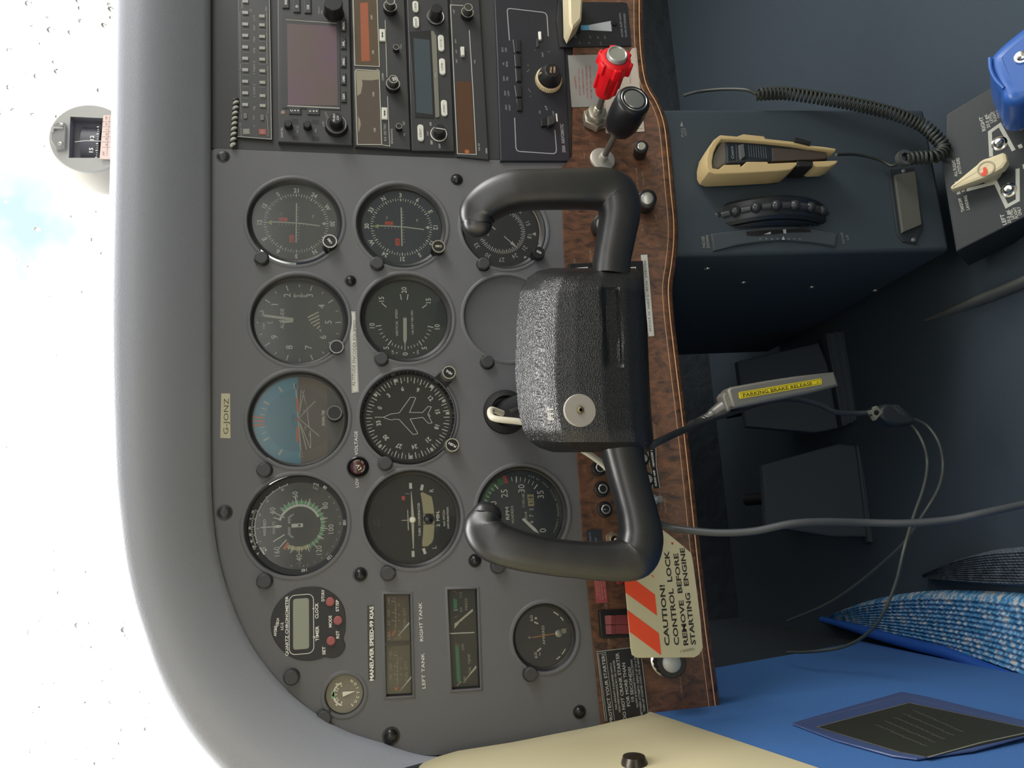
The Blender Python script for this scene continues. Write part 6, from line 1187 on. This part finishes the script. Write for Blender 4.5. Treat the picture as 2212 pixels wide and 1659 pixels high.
P = [atZ(*p, -.685)*1000 for p in [(1775, 1338), (1830, 1352), (1900, 1372), (1980, 1394), (2050, 1412), (2120, 1440), (2190, 1468), (2280, 1512)]]; o = P[0].copy(); b = MB(); b.tube([p-o for p in P], [4, 6.5, 6.5, 6.5, 7], 16, 10); ob = b.build('edge_piping', pb, smooth=60); ob.location = o*.001; tag(ob, 'round blue vinyl piping along the outer edge of the knitted mat', 'piping')
# side tunnel trim and its screws
P = [atY(*p, y_)*1000 for p, y_ in (((1960, 708), .12), ((2040, 680), .06), ((2120, 648), .0), ((2260, 590), -.08))]; o = P[0].copy(); b = MB(); b.tube([p-o for p in P], [4, 9, 11, 11], 14, 8, sx=.5); ob = b.build('tunnel_trim', mat('scuffed_trim', '5c605c', .5), smooth=60); ob.location = o*.001; tag(ob, 'scuffed grey metal trim along the edge of the floor tunnel', 'trim')
for px, py in ((1528, 580), (1606, 610), (1753, 620), (1890, 627), (1968, 657), (2016, 645), (2060, 651), (2168, 592)):
    c = atX(px, py, .2378); ob = MB(); ob.lathe([(3.2, 0), (2.6, 1.4), (.01, 1.8)], 14); M_ = basis((0, -1, 0), (0, 0, 1), c); s_o = ob.build('side_screw', steel); s_o.parent = bpy.data.objects['pedestal']; s_o.matrix_parent_inverse = Matrix.Identity(4); s_o.matrix_basis = PED.inverted() @ M_
# pocket placard on the kick panel
WM = basis((0, 1, 0), (0, 0, 1), (-.1715, 0, -.45))
C6 = lambda x, y: (1440+x*.349, 1080+y*.349)
t = Th('placard_pocket', 'clear stitched vinyl pocket holding a dark placard on the blue kick panel', 'placard pocket', WM)
out_ = [C6(*p) for p in [(775, 1390), (1120, 1290), (1455, 1195), (1600, 1222), (2300, 1395), (2330, 1440), (2212, 1475), (1900, 1560), (1550, 1612), (1400, 1592), (1050, 1495)]]
b = MB(); b.prism([t.q(*p) for p in out_], .2, 1.2, .3); b.build('vinyl_pocket', mat('hazy_vinyl', '4c5c88', .35, spec=.6), t)
inn = [C6(*p) for p in [(930, 1405), (1500, 1255), (2300, 1425), (2290, 1440), (1615, 1592), (1440, 1560)]]
b = MB(); b.prism([t.q(*p, 1.4) for p in inn], 1.2, 1.7); b.build('dark_card', mat('card_black', '34362f', .5), t)
b = MB(t, 1.85); b.Lp(inn[:3], .9); b.Lp([inn[0], C6(1440, 1560)], .6); b.Lp([C6(1615, 1592), C6(1950, 1500), C6(2300, 1425)], 1.6)
rn = random.Random(3)
for i in range(9):
    for j in range(5):
        x = 1290+i*34+j*58+rn.uniform(-5, 5); y = 1390+i*15-j*22; b.Lp([C6(x, y), C6(x+45, y+12)], .5)
b.build('card_markings', mat('card_ink', '85847a', .6), t)
b = MB(t, 1.3)
for i in range(40): u_ = i/40; b.Lp([C6(800+(1450-800)*u_, 1383+(1218-1383)*u_), C6(800+(1450-800)*(u_+.012), 1383+(1218-1383)*(u_+.012))], .6)
for i in range(30): u_ = i/30; b.Lp([C6(1480+800*u_, 1222+190*u_), C6(1480+800*(u_+.015), 1222+190*(u_+.015))], .6)
b.build('stitching', mat('grey_thread', '8a8fa8', .8), t)
# door latch on the cream trim
t = Th('door_latch', 'dark oval latch knob on the cream wall trim at the bottom edge of the photo', 'latch', basis((0, 1, 0), (0, 0, 1), atX(1372, 1664, -.178)))
b = MB(); b.lathe([(11, 0), (11, 5), (9, 9), (4, 10), (.01, 10)], 32, 0, 0, sy=.8); b.build('latch_knob', mat('dark_bronze', '3a342c', .3, .5), t)
